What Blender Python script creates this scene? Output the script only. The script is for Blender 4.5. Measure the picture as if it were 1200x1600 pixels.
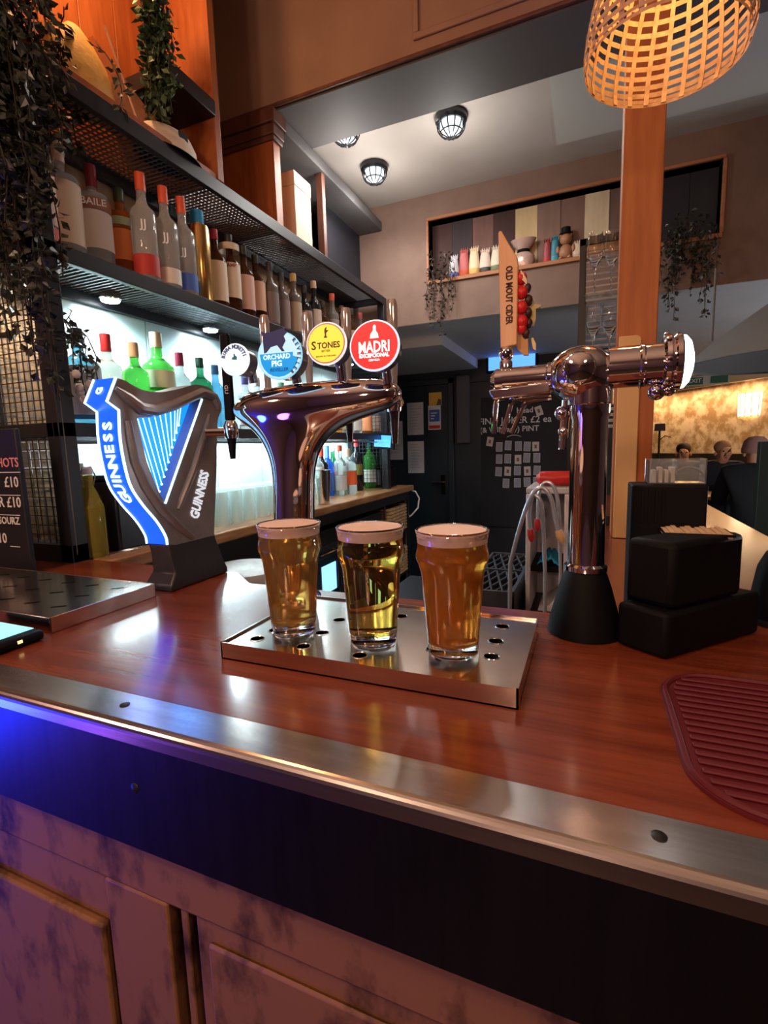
import bpy, math, random
from mathutils import Vector, Matrix
random.seed(7)
R=math.radians
for o in list(bpy.data.objects): bpy.data.objects.remove(o,do_unlink=True)
C=bpy.context.scene.collection
S=bpy.context.scene
# ------------------------------------------------------------------ camera
F=763.0
CAM=Vector((0,0,1.37)); ZB=1.10
_b=Vector((320,110,F)).normalized()
_a=Vector((1835,-48,-F)); _a=(_a-_b*_a.dot(_b)).normalized()
_c=_a.cross(_b)
if _c.y<0: _c=-_c
right=Vector((_a.x,_b.x,_c.x)); up=Vector((_a.y,_b.y,_c.y)); fwd=Vector((_a.z,_b.z,_c.z))
cd=bpy.data.cameras.new('camera'); cam=bpy.data.objects.new('camera',cd); C.objects.link(cam)
cd.sensor_fit='VERTICAL'; cd.sensor_height=32; cd.sensor_width=24; cd.lens=F/1600*32; cd.clip_start=.02
M=Matrix.Identity(4)
for i in range(3): M[i][0]=right[i]; M[i][1]=up[i]; M[i][2]=-fwd[i]; M[i][3]=CAM[i]
cam.matrix_world=M; S.camera=cam
def ray(x,y):
    return right*(x-600)-up*(y-800)+fwd*F
def onz(x,y,z): r=ray(x,y); return CAM+r*((z-CAM.z)/r.z)
def ony(x,y,Y): r=ray(x,y); return CAM+r*(Y/r.y)
def onx(x,y,X): r=ray(x,y); return CAM+r*(X/r.x)
# ------------------------------------------------------------------ world, exposure
w=bpy.data.worlds.new('world'); S.world=w; w.use_nodes=True
w.node_tree.nodes['Background'].inputs[0].default_value=(.55,.42,.40,1)
w.node_tree.nodes['Background'].inputs[1].default_value=.05
S.view_settings.view_transform='Standard'; S.view_settings.look='None'
S.view_settings.gamma=1; S.view_settings.use_curve_mapping=False
S.view_settings.exposure=0.5
def light(name,typ,loc,energy,col,size=.1,rot=None,spot=None,parent=None):
    l=bpy.data.lights.new(name,typ); l.energy=energy; l.color=col
    if typ=='AREA': l.size=size
    else: l.shadow_soft_size=size
    if typ=='SPOT': l.spot_size=R(spot or 120); l.spot_blend=.6
    o=bpy.data.objects.new(name,l); C.objects.link(o); o.location=loc
    if rot: o.rotation_euler=rot
    return o
# added warm fills without fittings on the drinkers' side (behind the camera), blue LED wall wash there, dining room lamp, added cool fill
light('warm_fill','POINT',(-.75,-.55,2.35),26,(1,.60,.38),.09)
light('warm_fill','POINT',(.85,-.35,2.35),13,(1,.58,.36),.09)
light('warm_fill','POINT',(-2.1,-.9,2.3),14,(1,.55,.4),.09)
light('blue_led','POINT',(-2.25,-.45,.45),48,(.015,.03,1),.2)
light('purple_led','POINT',(-1.9,-.9,.35),3,(.4,.12,1),.12)
light('dining_bulb','POINT',(2.9,5.2,1.9),40,(1,.62,.28),.15)
light('warm_fill','POINT',(-.1,-1.7,1.9),34,(1,.58,.40),.12)  # added unseen warm fill for the timber bar front
light('soffit_fill','POINT',(2.1,3.2,1.2),30,(.9,.93,1),.12)  # added cool fill for the low soffit and cone shade, no lamp there
# ------------------------------------------------------------------ materials
MT={}
def mat(n,col=(.5,.5,.5),rough=.5,metal=0,trans=0,ior=1.45,emit=None,es=0,noise=None,coat=0,alpha=1,bump=0,sss=0,spec=None):
    """noise=(col2, scale xyz, detail, lo, hi)"""
    if n in MT: return MT[n]
    m=bpy.data.materials.new(n); m.use_nodes=True; nt=m.node_tree; p=nt.nodes['Principled BSDF']
    I=p.inputs
    I['Base Color'].default_value=(*col,1); I['Roughness'].default_value=rough; I['Metallic'].default_value=metal
    I['Transmission Weight'].default_value=trans; I['IOR'].default_value=ior; I['Coat Weight'].default_value=coat
    I['Coat Roughness'].default_value=.12; I['Alpha'].default_value=alpha
    if spec is not None: I['Specular IOR Level'].default_value=spec
    if sss: I['Subsurface Weight'].default_value=sss; I['Subsurface Radius'].default_value=(.01,.006,.004)
    if emit: I['Emission Color'].default_value=(*emit,1); I['Emission Strength'].default_value=es
    if noise or bump:
        tc=nt.nodes.new('ShaderNodeTexCoord'); mp=nt.nodes.new('ShaderNodeMapping'); nz=nt.nodes.new('ShaderNodeTexNoise')
        nt.links.new(tc.outputs['Object'],mp.inputs[0]); nt.links.new(mp.outputs[0],nz.inputs['Vector'])
        sc=noise[1] if noise else (60,60,60)
        mp.inputs['Scale'].default_value=sc; nz.inputs['Scale'].default_value=1
        nz.inputs['Detail'].default_value=noise[2] if noise else 3; nz.inputs['Roughness'].default_value=.6
        if noise:
            r=nt.nodes.new('ShaderNodeValToRGB'); e=r.color_ramp.elements
            e[0].position=noise[3]; e[1].position=noise[4]; e[0].color=(*col,1); e[1].color=(*noise[0],1)
            nt.links.new(nz.outputs['Fac'],r.inputs[0]); nt.links.new(r.outputs[0],I['Base Color'])
        if bump:
            b=nt.nodes.new('ShaderNodeBump'); b.inputs['Strength'].default_value=bump; b.inputs['Distance'].default_value=.004
            nt.links.new(nz.outputs['Fac'],b.inputs['Height']); nt.links.new(b.outputs[0],I['Normal'])
    MT[n]=m; return m
BARWOOD=mat('bar_wood',(.12,.02,.008),.24,noise=((.26,.058,.022),(4,45,45),6,.28,.74),coat=.35,bump=.04)
CNTWOOD=mat('counter_wood',(.22,.09,.035),.3,noise=((.5,.26,.11),(50,6,50),5,.3,.7),coat=.3)
STEEL=mat('brushed_steel',(.55,.52,.50),.23,1,noise=((.72,.69,.66),(6,90,90),4,.3,.7),bump=.03)
STEELD=mat('steel_panel',(.055,.055,.065),.36,1,noise=((.075,.075,.085),(50,5,5),3,.3,.7))
TRAYST=mat('tray_steel',(.66,.58,.52),.17,1,noise=((.76,.7,.64),(8,30,30),3,.3,.7))
CHROME=mat('chrome',(.82,.78,.77),.05,1)
BLACKM=mat('black_metal',(.012,.013,.018),.42)
BLACKP=mat('black_plastic',(.003,.003,.0045),.6,spec=.18)
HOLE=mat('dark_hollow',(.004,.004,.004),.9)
GLASS=mat('clear_glass',(1,1,1),.0,trans=1,ior=1.45)
THING=mat('thin_glass',(.93,.98,.98),.03,trans=.92,ior=1.2)
def glassc(n,c): return mat(n,c,.05,trans=.75,ior=1.3)
ORWOOD=mat('orange_wood',(.26,.062,.016),.5,noise=((.42,.125,.036),(30,30,4),4,.3,.7))
POSTW=mat('post_wood',(.33,.092,.02),.5,noise=((.46,.15,.036),(40,40,3),4,.3,.7))
CREAMB=mat('cream_paint',(.62,.42,.22),.6)
DWOOD=mat('dark_wood',(.075,.024,.015),.5,noise=((.14,.05,.03),(20,20,4),4,.3,.7))
WALLT=mat('taupe_paint',(.17,.105,.08),.75,noise=((.205,.13,.10),(9,9,9),3,.3,.7))
CEILP=mat('ceiling_paint',(.42,.37,.33),.8,noise=((.46,.41,.37),(4,4,4),2,.3,.7))
SOFFP=mat('soffit_paint',(.50,.50,.52),.7,noise=((.55,.55,.57),(4,4,4),2,.3,.7))
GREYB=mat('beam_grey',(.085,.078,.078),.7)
BROWNB=mat('beam_brown',(.25,.145,.105),.6,noise=((.29,.175,.13),(6,6,6),3,.3,.7))
DARKW=mat('dark_wall',(.012,.016,.022),.45,noise=((.017,.022,.03),(6,6,6),3,.3,.7))
WHITE=mat('white_paper',(.72,.68,.68),.7)
CHALK=mat('chalk_white',(.75,.75,.75),.8)
CHALKP=mat('chalk_pink',(.75,.3,.28),.8)
BOARD=mat('chalkboard',(.008,.009,.014),.6)
LEAF=mat('leaf_green',(.02,.05,.018),.4,noise=((.07,.12,.06),(40,40,40),2,.35,.65))
LEAFD=mat('leaf_dark',(.012,.018,.012),.35,noise=((.06,.065,.05),(50,50,50),2,.4,.65))
STEM=mat('stem_brown',(.03,.022,.012),.7)
WIRE=mat('galvanised_wire',(.35,.33,.33),.35,1)
# ------------------------------------------------------------------ mesh helpers
class MB:
    def __init__(s): s.v=[]; s.f=[]
    def add(s,vs,fs):
        n=len(s.v); s.v+= [Vector(v) for v in vs]; s.f+=[tuple(i+n for i in f) for f in fs]; return s
    def box(s,x0,x1,y0,y1,z0,z1):
        return s.add([(x,y,z) for x in(x0,x1) for y in(y0,y1) for z in(z0,z1)],
          [(0,1,3,2),(4,6,7,5),(0,4,5,1),(2,3,7,6),(0,2,6,4),(1,5,7,3)])
    def obox(s,c,ux,uy,uz):   # oriented box: centre and three half vectors
        c,ux,uy,uz=map(Vector,(c,ux,uy,uz))
        return s.add([c+ux*i+uy*j+uz*k for i in(-1,1) for j in(-1,1) for k in(-1,1)],
          [(0,1,3,2),(4,6,7,5),(0,4,5,1),(2,3,7,6),(0,2,6,4),(1,5,7,3)])
    def lathe(s,prof,c=(0,0,0),ax=(0,0,1),n=24,cap=True,sx=1,sy=1):
        c=Vector(c); ax=Vector(ax).normalized(); q=ax.to_track_quat('Z','Y'); vs=[]; fs=[]
        if abs(ax.z)>.999: q=Matrix.Identity(3).to_quaternion() if ax.z>0 else q
        for r,h in prof:
            for i in range(n):
                a=2*math.pi*i/n; vs.append(c+q@Vector((r*sx*math.cos(a),r*sy*math.sin(a),h)))
        m=len(prof)
        for j in range(m-1):
            for i in range(n):
                k=(i+1)%n; fs.append((j*n+i,j*n+k,(j+1)*n+k,(j+1)*n+i))
        if cap:
            if prof[0][0]>1e-4: fs.append(tuple(reversed(range(n))))
            if prof[-1][0]>1e-4: fs.append(tuple(range((m-1)*n,m*n)))
        return s.add(vs,fs)
    def tube(s,pts,r,n=8,closed=False):
        pts=[Vector(p) for p in pts]; m=len(pts); vs=[]; fs=[]
        rr=r if isinstance(r,(list,tuple)) else [r]*m
        ref=None
        for i,p in enumerate(pts):
            t=((pts[(i+1)%m] if (closed or i<m-1) else p)-(pts[i-1] if (closed or i>0) else p)).normalized()
            if ref is None: ref=t.orthogonal().normalized()
            u=(ref-t*ref.dot(t)); u=u.normalized() if u.length>1e-6 else t.orthogonal().normalized(); ref=u; v=t.cross(u)
            for k in range(n):
                a=2*math.pi*k/n; vs.append(p+(u*math.cos(a)+v*math.sin(a))*rr[i])
        for i in range(m if closed else m-1):
            j=(i+1)%m
            for k in range(n):
                l=(k+1)%n; fs.append((i*n+k,i*n+l,j*n+l,j*n+k))
        if not closed: fs.append(tuple(reversed(range(n)))); fs.append(tuple(range((m-1)*n,m*n)))
        return s.add(vs,fs)
    def prism(s,poly,ext):    # 3d polygon extruded by vector
        poly=[Vector(p) for p in poly]; e=Vector(ext); n=len(poly)
        return s.add(poly+[p+e for p in poly],[tuple(range(n)),tuple(reversed(range(n,2*n)))]+[(i,i+n,(i+1)%n+n,(i+1)%n) for i in range(n)])
    def ball(s,c,r,n=12,sc=(1,1,1)):
        c=Vector(c); vs=[]; fs=[]; m=max(5,n//2)
        for j in range(m+1):
            t=math.pi*j/m
            for i in range(n):
                a=2*math.pi*i/n; vs.append(c+Vector((r*sc[0]*math.sin(t)*math.cos(a),r*sc[1]*math.sin(t)*math.sin(a),r*sc[2]*math.cos(t))))
        for j in range(m):
            for i in range(n):
                k=(i+1)%n; fs.append((j*n+i,(j+1)*n+i,(j+1)*n+k,j*n+k))
        return s.add(vs,fs)
    def curve2d(s,splines,o,ux,uy,uz,depth):   # filled outline with holes; depth along uz
        cu=bpy.data.curves.new('t','CURVE'); cu.dimensions='2D'; cu.fill_mode='BOTH'; cu.extrude=depth/2
        for sp in splines:
            q=cu.splines.new('POLY'); q.points.add(len(sp)-1); q.use_cyclic_u=True
            for p,x in zip(q.points,sp): p.co=(x[0],x[1],0,1)
        return s._curve(cu,o,ux,uy,uz,depth/2)
    def text(s,body,size,o,ux,uy,ext=.0006,bold=0,align='CENTER',sx=1):
        cu=bpy.data.curves.new('t','FONT'); cu.body=body; cu.size=size; cu.extrude=ext; cu.offset=bold; cu.resolution_u=2
        cu.align_x=align; cu.align_y='CENTER'
        ux=Vector(ux).normalized(); uy=Vector(uy).normalized()
        return s._curve(cu,o,ux*sx,uy,ux.cross(uy),0)
    def _curve(s,cu,o,ux,uy,uz,sh):
        ob=bpy.data.objects.new('t',cu); C.objects.link(ob)
        bpy.context.view_layer.update()
        ev=ob.evaluated_get(bpy.context.evaluated_depsgraph_get()); me=ev.to_mesh()
        o,ux,uy,uz=map(Vector,(o,ux,uy,uz))
        s.add([o+ux*v.co.x+uy*v.co.y+uz*(v.co.z+sh) for v in me.vertices],[tuple(p.vertices) for p in me.polygons])
        ev.to_mesh_clear(); bpy.data.objects.remove(ob); bpy.data.curves.remove(cu); return s
    def build(s,name,m,parent=None,off=None,smooth=True,bevel=0,ang=35):
        me=bpy.data.meshes.new(name); o_=Vector(off) if off is not None else Vector((0,0,0))
        me.from_pydata([tuple(v-o_) for v in s.v],[],s.f); me.validate(); me.update()
        import bmesh
        bm=bmesh.new(); bm.from_mesh(me); bmesh.ops.recalc_face_normals(bm,faces=bm.faces); bm.to_mesh(me); bm.free()
        if smooth:
            me.polygons.foreach_set('use_smooth',[True]*len(me.polygons)); me.set_sharp_from_angle(angle=R(ang))
        me.materials.append(m)
        ob=bpy.data.objects.new(name,me); C.objects.link(ob)
        if parent: ob.parent=parent
        if bevel:
            b=ob.modifiers.new('bevel','BEVEL'); b.width=bevel; b.segments=2; b.limit_method='ANGLE'
        return ob
def tag(o,label,cat,group=None,kind=None):
    o['label']=label; o['category']=cat
    if group: o['group']=group
    if kind: o['kind']=kind
    return o
class T:
    """a thing: an Empty at its base, parts given in world coordinates"""
    def __init__(s,name,label,cat,loc,group=None):
        s.loc=Vector(loc); s.e=bpy.data.objects.new(name,None); C.objects.link(s.e); s.e.location=s.loc; s.e.empty_display_size=.05
        tag(s.e,label,cat,group)
    def part(s,name,mb,m,parent=None,**k): return mb.build(name,m,parent or s.e,s.loc,**k)
def struct(name,mb,m,**k):
    o=mb.build(name,m,**k); o['kind']='structure'; return o
def sub(o,name,mb,m,**k):
    return mb.build(name,m,o,**k)
def circ(cx,cy,r,n=20,sx=1,ph=0): return [(cx+r*sx*math.cos(2*math.pi*i/n+ph),cy+r*math.sin(2*math.pi*i/n+ph)) for i in range(n)]
X_,Y_,Z_=Vector((1,0,0)),Vector((0,1,0)),Vector((0,0,1))
# ================================================================== STRUCTURE
FLOORM=mat('floor_boards',(.03,.018,.012),.5,noise=((.06,.035,.022),(4,40,4),4,.3,.7))
struct('floor',MB().box(-3.6,4.2,-3.6,8.5,-.1,0),FLOORM)
WARMW=mat('warm_plaster',(.30,.19,.11),.75,noise=((.36,.235,.14),(7,7,7),3,.3,.7))
NEARW=mat('near_wall',(.10,.06,.05),.7)
struct('wall_left',MB().box(-1.62,-1.5,.45,3.0,0,3.4),WARMW)
struct('wall_near_left',MB().box(-2.75,-2.65,-3.6,.45,0,3.4).box(-2.75,-1.5,.45,.55,0,3.4),NEARW)
struct('wall_front',MB().box(-2.75,4.2,-3.6,-3.5,0,3.4),NEARW)
struct('wall_right',MB().box(4.1,4.2,-3.6,8.5,0,3.4),NEARW)
struct('ceiling_front',MB().box(-2.75,4.2,-3.6,1.88,3.35,3.45),mat('cream_ceiling',(.42,.36,.26),.8))
ce=struct('ceiling',MB().box(-1.62,4.2,2.17,3.0,2.85,2.95),CEILP)
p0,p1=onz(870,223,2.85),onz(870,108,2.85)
sub(ce,'lit_ceiling_patch',MB().box(p0.x,3.0,2.2,p0.y,2.838,2.85),mat('lit_patch_paint',(.50,.49,.45),.8))  # raised slab in lighter paint stands in for a lamplit patch of ceiling
# beam over the bar: brown face with raised panel mouldings, dark grey underside
bm_=struct('trim_1',MB().box(-1.5,4.2,1.88,2.17,2.766,3.35),BROWNB)
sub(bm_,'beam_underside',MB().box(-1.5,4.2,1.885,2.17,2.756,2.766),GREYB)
sub(bm_,'moulding',MB().box(-.62,4.2,1.868,1.88,2.82,2.842).box(-.62,-.598,1.868,1.88,2.842,3.3).box(-.62,4.2,1.868,1.88,3.28,3.3),BROWNB,bevel=.004)
sub(bm_,'moulding',MB().box(-1.5,4.2,1.866,1.88,2.762,2.775),DWOOD,bevel=.003)
# bulkhead with the plank-lined niche
nx0,nx1,nz0,nz1=-.915,.565,2.362,2.70
bw=struct('wall_bulkhead',MB().box(-1.62,nx0,3.0,3.22,2.122,2.85).box(nx1,4.2,3.0,3.22,2.122,2.85).box(nx0,nx1,3.0,3.22,2.122,nz0).box(nx0,nx1,3.0,3.22,nz1,2.85),WALLT)
pc=[(.05,.02,.018),(.03,.022,.025),(.15,.075,.06),(.045,.018,.016),(.5,.38,.2),(.2,.125,.10),(.17,.10,.08),(.52,.44,.3),(.12,.075,.06),(.06,.04,.035),(.012,.014,.02),(.012,.014,.02)]
pw=(nx1-nx0)/len(pc)
for i,c in enumerate(pc):
    sub(bw,'plank',MB().box(nx0+i*pw+.001,nx0+(i+1)*pw-.001,3.075-.004*(i%2),3.095,nz0,nz1),mat('plank_paint_%d'%i,c,.7,noise=(tuple(k*1.35 for k in c),(14,14,3),4,.35,.7)))
NICHE=mat('niche_timber',(.30,.11,.045),.55,noise=((.4,.17,.075),(3,40,40),4,.3,.7))
sub(bw,'niche_board',MB().box(nx0-.012,nx1+.012,2.985,3.075,nz0-.022,nz0),NICHE,bevel=.002)
sub(bw,'niche_board',MB().box(nx0-.012,nx1+.012,2.985,3.075,nz1,nz1+.016),NICHE,bevel=.002)
sub(bw,'niche_board',MB().box(nx0-.014,nx0,2.985,3.075,nz0,nz1),NICHE,bevel=.002)
sub(bw,'niche_board',MB().box(nx1,nx1+.016,2.985,3.075,nz0,nz1),NICHE,bevel=.002)
struct('ceiling_low',MB().box(-3.1,4.2,3.003,8.5,2.12,2.2),SOFFP)
struct('trim_2',MB().box(-3.1,-.93,3.3,4.5,2.045,2.12),SOFFP)
rw=struct('wall_rear',MB().box(-3.1,.28,4.5,4.62,0,2.12),DARKW)
sub(rw,'wall_cladding',MB().box(-3.1,.28,4.47,4.5,1.93,2.05),DARKW)
struct('wall_side',MB().box(-3.2,-3.1,3.0,4.6,0,2.2),DARKW)
struct('wall_passage',MB().box(.2,.28,4.62,8.4,0,2.12),DARKW)
# door with lever handle
dx0,dx1=-2.02,-1.2
d=struct('door_1',MB().box(dx0,dx1,4.455,4.5,0,1.93),mat('door_paint',(.012,.022,.03),.35),bevel=.004)
sub(d,'door_frame',MB().box(dx1,dx1+.05,4.44,4.5,0,1.98).box(dx0-.05,dx0,4.44,4.5,0,1.98).box(dx0-.05,dx1+.05,4.44,4.5,1.93,1.98),mat('frame_paint',(.02,.03,.038),.35),bevel=.004)
h=ony(693,757,4.45)
sub(d,'door_handle',MB().box(h.x-.02,h.x+.02,4.44,4.455,h.z-.09,h.z+.09).tube([(h.x,4.45,h.z+.02),(h.x,4.41,h.z+.02),(h.x-.10,4.41,h.z+.02)],.009),CHROME)
a0,a1=ony(714,588,4.44),ony(733,692,4.44)
struct('trim_3',MB().box(a0.x,a1.x,4.42,4.5,a1.z,a0.z),mat('grey_trim',(.09,.09,.10),.6),bevel=.003)
# wallpapered dining wall, skewed
def onray_z(x,y,z): return onz(x,y,z)
wl=onz(1005,619,1.98); wr=onz(1200,590,1.98); dv=(wr-wl); dv.z=0; dv.normalize(); nv=Vector((dv.y,-dv.x,0))
wl=wl-dv*.9; wr=wr+dv*2.2
WALLP=mat('wallpaper',(.48,.28,.12),.75,noise=((.90,.66,.42),(7,7,7),5,.42,.58))
ww=struct('wall_dining',MB().prism([wl*1,wr*1,Vector((wr.x,wr.y,0)),Vector((wl.x,wl.y,0))],-nv*.1),WALLP)
sub(ww,'cornice',MB().prism([Vector((wl.x,wl.y,1.98))+nv*.06,Vector((wr.x,wr.y,1.98))+nv*.06,Vector((wr.x,wr.y,2.12))+nv*.06,Vector((wl.x,wl.y,2.12))+nv*.06],-nv*.16),mat('cornice_paint',(.8,.68,.5),.6))
bz=1.19
cm=(onz(1005,619,1.98)+onz(1200,590,1.98))/2
lo=light('cornice_led','AREA',cm+nv*.16+Z_*-.02,15,(1,.66,.36)); lo.data.shape='RECTANGLE'; lo.data.size=3.2; lo.data.size_y=.08
lo.rotation_euler=(R(-14)*nv.y*-1,R(14)*nv.x*-1,math.atan2(dv.y,dv.x))
lo.rotation_euler=(0,0,math.atan2(dv.y,dv.x))
sub(ww,'bench_backboard',MB().prism([Vector((wl.x,wl.y,0))+nv*.12,Vector((wr.x,wr.y,0))+nv*.12,Vector((wr.x,wr.y,bz))+nv*.12,Vector((wl.x,wl.y,bz))+nv*.12],-nv*.11),mat('bench_back',(.05,.035,.022),.6,noise=((.1,.07,.04),(5,5,5),3,.4,.6)))
# lit white backsplash panels behind the shelves
TILE=mat('backsplash',(.58,.76,.77),.22,noise=((.64,.82,.82),(5,5,5),2,.3,.7))
wbs=struct('trim_4',MB().box(-1.5,-1.49,1.05,2.95,1.10,1.86),TILE)
for i in range(6):
    y=1.05+i*.3167
    sub(wbs,'panel',MB().box(-1.49,-1.484,y+.002,y+.3147,1.104,1.47),TILE,bevel=.0015)
    sub(wbs,'panel',MB().box(-1.49,-1.484,y+.002,y+.3147,1.474,1.858),TILE,bevel=.0015)
# ================================================================== BAR COUNTER
bar=T('bar_counter','L-shaped bar counter with varnished red-brown top and brushed steel edge','bar counter',(-.6,.55,0))
bar.part('bar_top',MB().prism([(-2.6,.368,1.06),(.46,.368,1.06),(.46,2.7,1.06),(.02,2.7,1.06),(.02,.80,1.06),(-.64,.80,1.06),(-.72,.865,1.06),(-2.0,.865,1.06),(-2.0,.5,1.06),(-2.6,.5,1.06)],(0,0,.04)),BARWOOD,bevel=.004)
st=MB(); prof=[(.3695,1.1012),(.328,1.1012),(.3255,1.1006),(.3235,1.0994),(.3218,1.0975),(.3207,1.095),(.3202,1.092),(.32,1.082)]
for i,(y,z) in enumerate(prof): st.v+=[Vector((-2.6,y,z)),Vector((.462,y,z))]
st.f=[(2*i,2*i+1,2*i+3,2*i+2) for i in range(len(prof)-1)]
se=bar.part('steel_edge',st,STEEL,smooth=False)
so=se.modifiers.new('thick','SOLIDIFY'); so.thickness=.0012; so.offset=-1
fp=bar.part('steel_front_panel',MB().box(-2.6,.46,.3205,.328,.963,1.082),STEELD)
for px,py in ((195,1101),(1030,1306)):
    q=onz(px,py,1.1015); bar.part('screw',MB().lathe([(.0052,0),(.0052,.001),(.0035,.0016),(0,.0016)],(q.x,q.y,1.1008),n=14),mat('screw_black',(.01,.01,.01),.4))
q=ony(210,1232,.32); bar.part('screw',MB().lathe([(.006,0),(.004,.0015),(0,.002)],(q.x,.3205,q.z),(0,-1,0),14),BLACKM)
# distressed painted timber front: carcass, stiles, recessed panels
DIST=mat('distressed_paint',(.035,.012,.008),.6,noise=((.25,.115,.058),(15,15,8),7,.34,.50),bump=.2)
DISTD=mat('bare_dark_wood',(.02,.008,.006),.6)
bar.part('carcass',MB().box(-2.6,.45,.40,.44,0,1.06).box(-2.6,.45,.33,.44,.9635,1.06),DISTD)
def fy(px,py): return ony(px,py,.35)
bar.part('top_rail',MB().box(-2.6,.45,.345,.40,.875,.963),DIST,bevel=.003)
xs=[]
s0=fy(165,1360).x; s1=fy(268,1400).x; s2=fy(302,1420).x
bar.part('stile',MB().box(s0+.003,s1-.003,.345,.40,.05,.874),DIST,bevel=.003)
bar.part('stile',MB().box(s2-.022,s2-.012,.352,.40,.05,.874),DIST,bevel=.002)
bar.part('stile',MB().box(s1+.004,s1+.011,.356,.40,.05,.874),DISTD,bevel=.002)
bar.part('door_panel',MB().box(s2,s2+.62,.352,.40,.05,.874),DIST,bevel=.003)
bar.part('door_panel_field',MB().box(s2+.02,s2+.58,.346,.352,.05,.845),DIST,bevel=.004)
bar.part('door_panel',MB().box(s0-.75,s0-.003,.352,.40,.05,.874),DIST,bevel=.003)
bar.part('lower_rail',MB().box(s0-.75,s0-.003,.340,.352,.05,.81),DIST,bevel=.004)
# ================================================================== DRIP TRAYS AND PINTS
def rrect(x0,x1,y0,y1,r=.004,n=4):
    o=[]
    for cx,cy,a0 in((x1-r,y1-r,0),(x0+r,y1-r,90),(x0+r,y0+r,180),(x1-r,y0+r,270)):
        for i in range(n+1): a=R(a0+90*i/n); o.append((cx+r*math.cos(a),cy+r*math.sin(a)))
    return o
tx0,tx1,ty0,ty1=-.441,-.060,.482,.700; zt=1.1225
tr=T('drip_tray','stainless drip tray with round drain holes under the three pints','drip tray',((tx0+tx1)/2,(ty0+ty1)/2,ZB))
tr.part('tray_body',MB().box(tx0,tx1,ty0,ty0+.0022,ZB,zt).box(tx0,tx1,ty1-.0022,ty1,ZB,zt).box(tx0,tx0+.0022,ty0,ty1,ZB,zt).box(tx1-.0022,tx1,ty0,ty1,ZB,zt).box(tx0,tx1,ty0,ty1,ZB,ZB+.002),TRAYST)
holes=[(402,998),(474,1010),(562,1024),(677,1014),(768,1026),(503,989),(530,969),(775,1002),(785,979),(627,963),(585,1002),(430,985)]
hp=[onz(x,y,zt-.003) for x,y in holes]
tr.part('drain_plate',MB().curve2d([rrect(tx0+.0028,tx1-.0028,ty0+.0028,ty1-.0028)]+[circ(p.x,p.y,.0088) for p in hp],(0,0,zt-.0045),X_,Y_,Z_,.0015),TRAYST)
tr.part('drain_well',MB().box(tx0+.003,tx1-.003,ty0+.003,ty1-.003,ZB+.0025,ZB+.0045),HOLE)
for p in hp:
    tr.part('hole_rim',MB().tube([(p.x+.0093*math.cos(i*math.pi/10),p.y+.0093*math.sin(i*math.pi/10),zt-.003) for i in range(20)],.0009,6,True),TRAYST)
lx0,lx1,ly0,ly1,lz=-1.27,-.757,.466,.666,1.1255
lt=T('drip_tray','stainless drip tray with slotted drain holes beside the harp font','drip tray',((lx0+lx1)/2,(ly0+ly1)/2,ZB))
lt.part('tray_body',MB().box(lx0,lx1,ly0,ly0+.003,ZB,lz).box(lx0,lx1,ly1-.003,ly1,ZB,lz).box(lx0,lx0+.003,ly0,ly1,ZB,lz).box(lx1-.003,lx1,ly0,ly1,ZB,lz).box(lx0,lx1,ly0,ly1,ZB,ZB+.002),TRAYST,bevel=.001)
def slot(cx,cy,l,w,ang,n=6):
    ca,sa=math.cos(ang),math.sin(ang); o=[]
    for i in range(n+1): a=-math.pi/2+math.pi*i/n; o.append((l/2+w/2*math.cos(a),w/2*math.sin(a)))
    for i in range(n+1): a=math.pi/2+math.pi*i/n; o.append((-l/2+w/2*math.cos(a),w/2*math.sin(a)))
    return [(cx+x*ca-y*sa,cy+x*sa+y*ca) for x,y in o]
sl=[]
for i in range(7):
    for j in range(3): sl.append((lx1-.045-i*.068-(.02 if j%2 else 0),ly0+.045+j*.055))
lt.part('drain_plate',MB().curve2d([rrect(lx0+.004,lx1-.004,ly0+.004,ly1-.004)]+[slot(x,y,.016,.0085,R(35)) for x,y in sl],(0,0,lz-.0022),X_,Y_,Z_,.0015),TRAYST)
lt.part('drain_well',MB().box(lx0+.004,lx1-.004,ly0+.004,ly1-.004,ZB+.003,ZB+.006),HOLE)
GP=[(.0,.0),(.0285,0),(.0305,.003),(.0318,.02),(.0345,.06),(.0378,.100),(.0402,.110),(.0430,.1165),(.0436,.121),(.0424,.127),(.0412,.132),(.0418,.142),(.0437,.152)]
def pint(px,py,label,beer,m_beer,hscale=1.0):
    b=onz(px,py,zt-.003); z=zt-.0028
    t=T('pint_glass',label,'pint of beer',(b.x,b.y,z),'pints on the drip tray')
    ins=[(max(r-.0026,0),h) for r,h in GP[2:]]
    prof=GP[1:]+[(GP[-1][0]-.0012,.1528)]+list(reversed([(r,h) for r,h in ins if h>.016]))+[(ins[1][0]-.004,.0135),(0,.0125)]
    t.part('glass',MB().lathe([(0,.0)]+prof,b*1-Vector((0,0,b.z-z)),n=48),GLASS,ang=80)
    fill=.137; foam=.1515
    bp=[(0,.0128),(ins[1][0]-.0038,.0138)]+[(r+.0004,h) for r,h in ins if .016<h<fill]
    rtop=.0414-.0022
    bp+=[(rtop,fill),(0,fill)]
    c=Vector((b.x,b.y,z))
    t.part('beer',MB().lathe(bp,c,n=48),m_beer,ang=80)
    t.part('foam',MB().lathe([(0,fill+.0001),(rtop+.0001,fill+.0001),(rtop+.0002,fill+.007),(.0408,foam-.0015),(.040,foam),(.02,foam+.001),(0,foam+.001)],c,n=48),mat('beer_foam',(.86,.66,.56),.8,sss=.2,bump=.1),ang=50)
B1=mat('beer_gold',(.93,.56,.14),.08,trans=.78,ior=1.34)
B2=mat('beer_clear',(.93,.58,.10),.02,trans=1,ior=1.34)
B3=mat('beer_amber',(.88,.33,.045),.12,trans=.6,ior=1.34)
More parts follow.
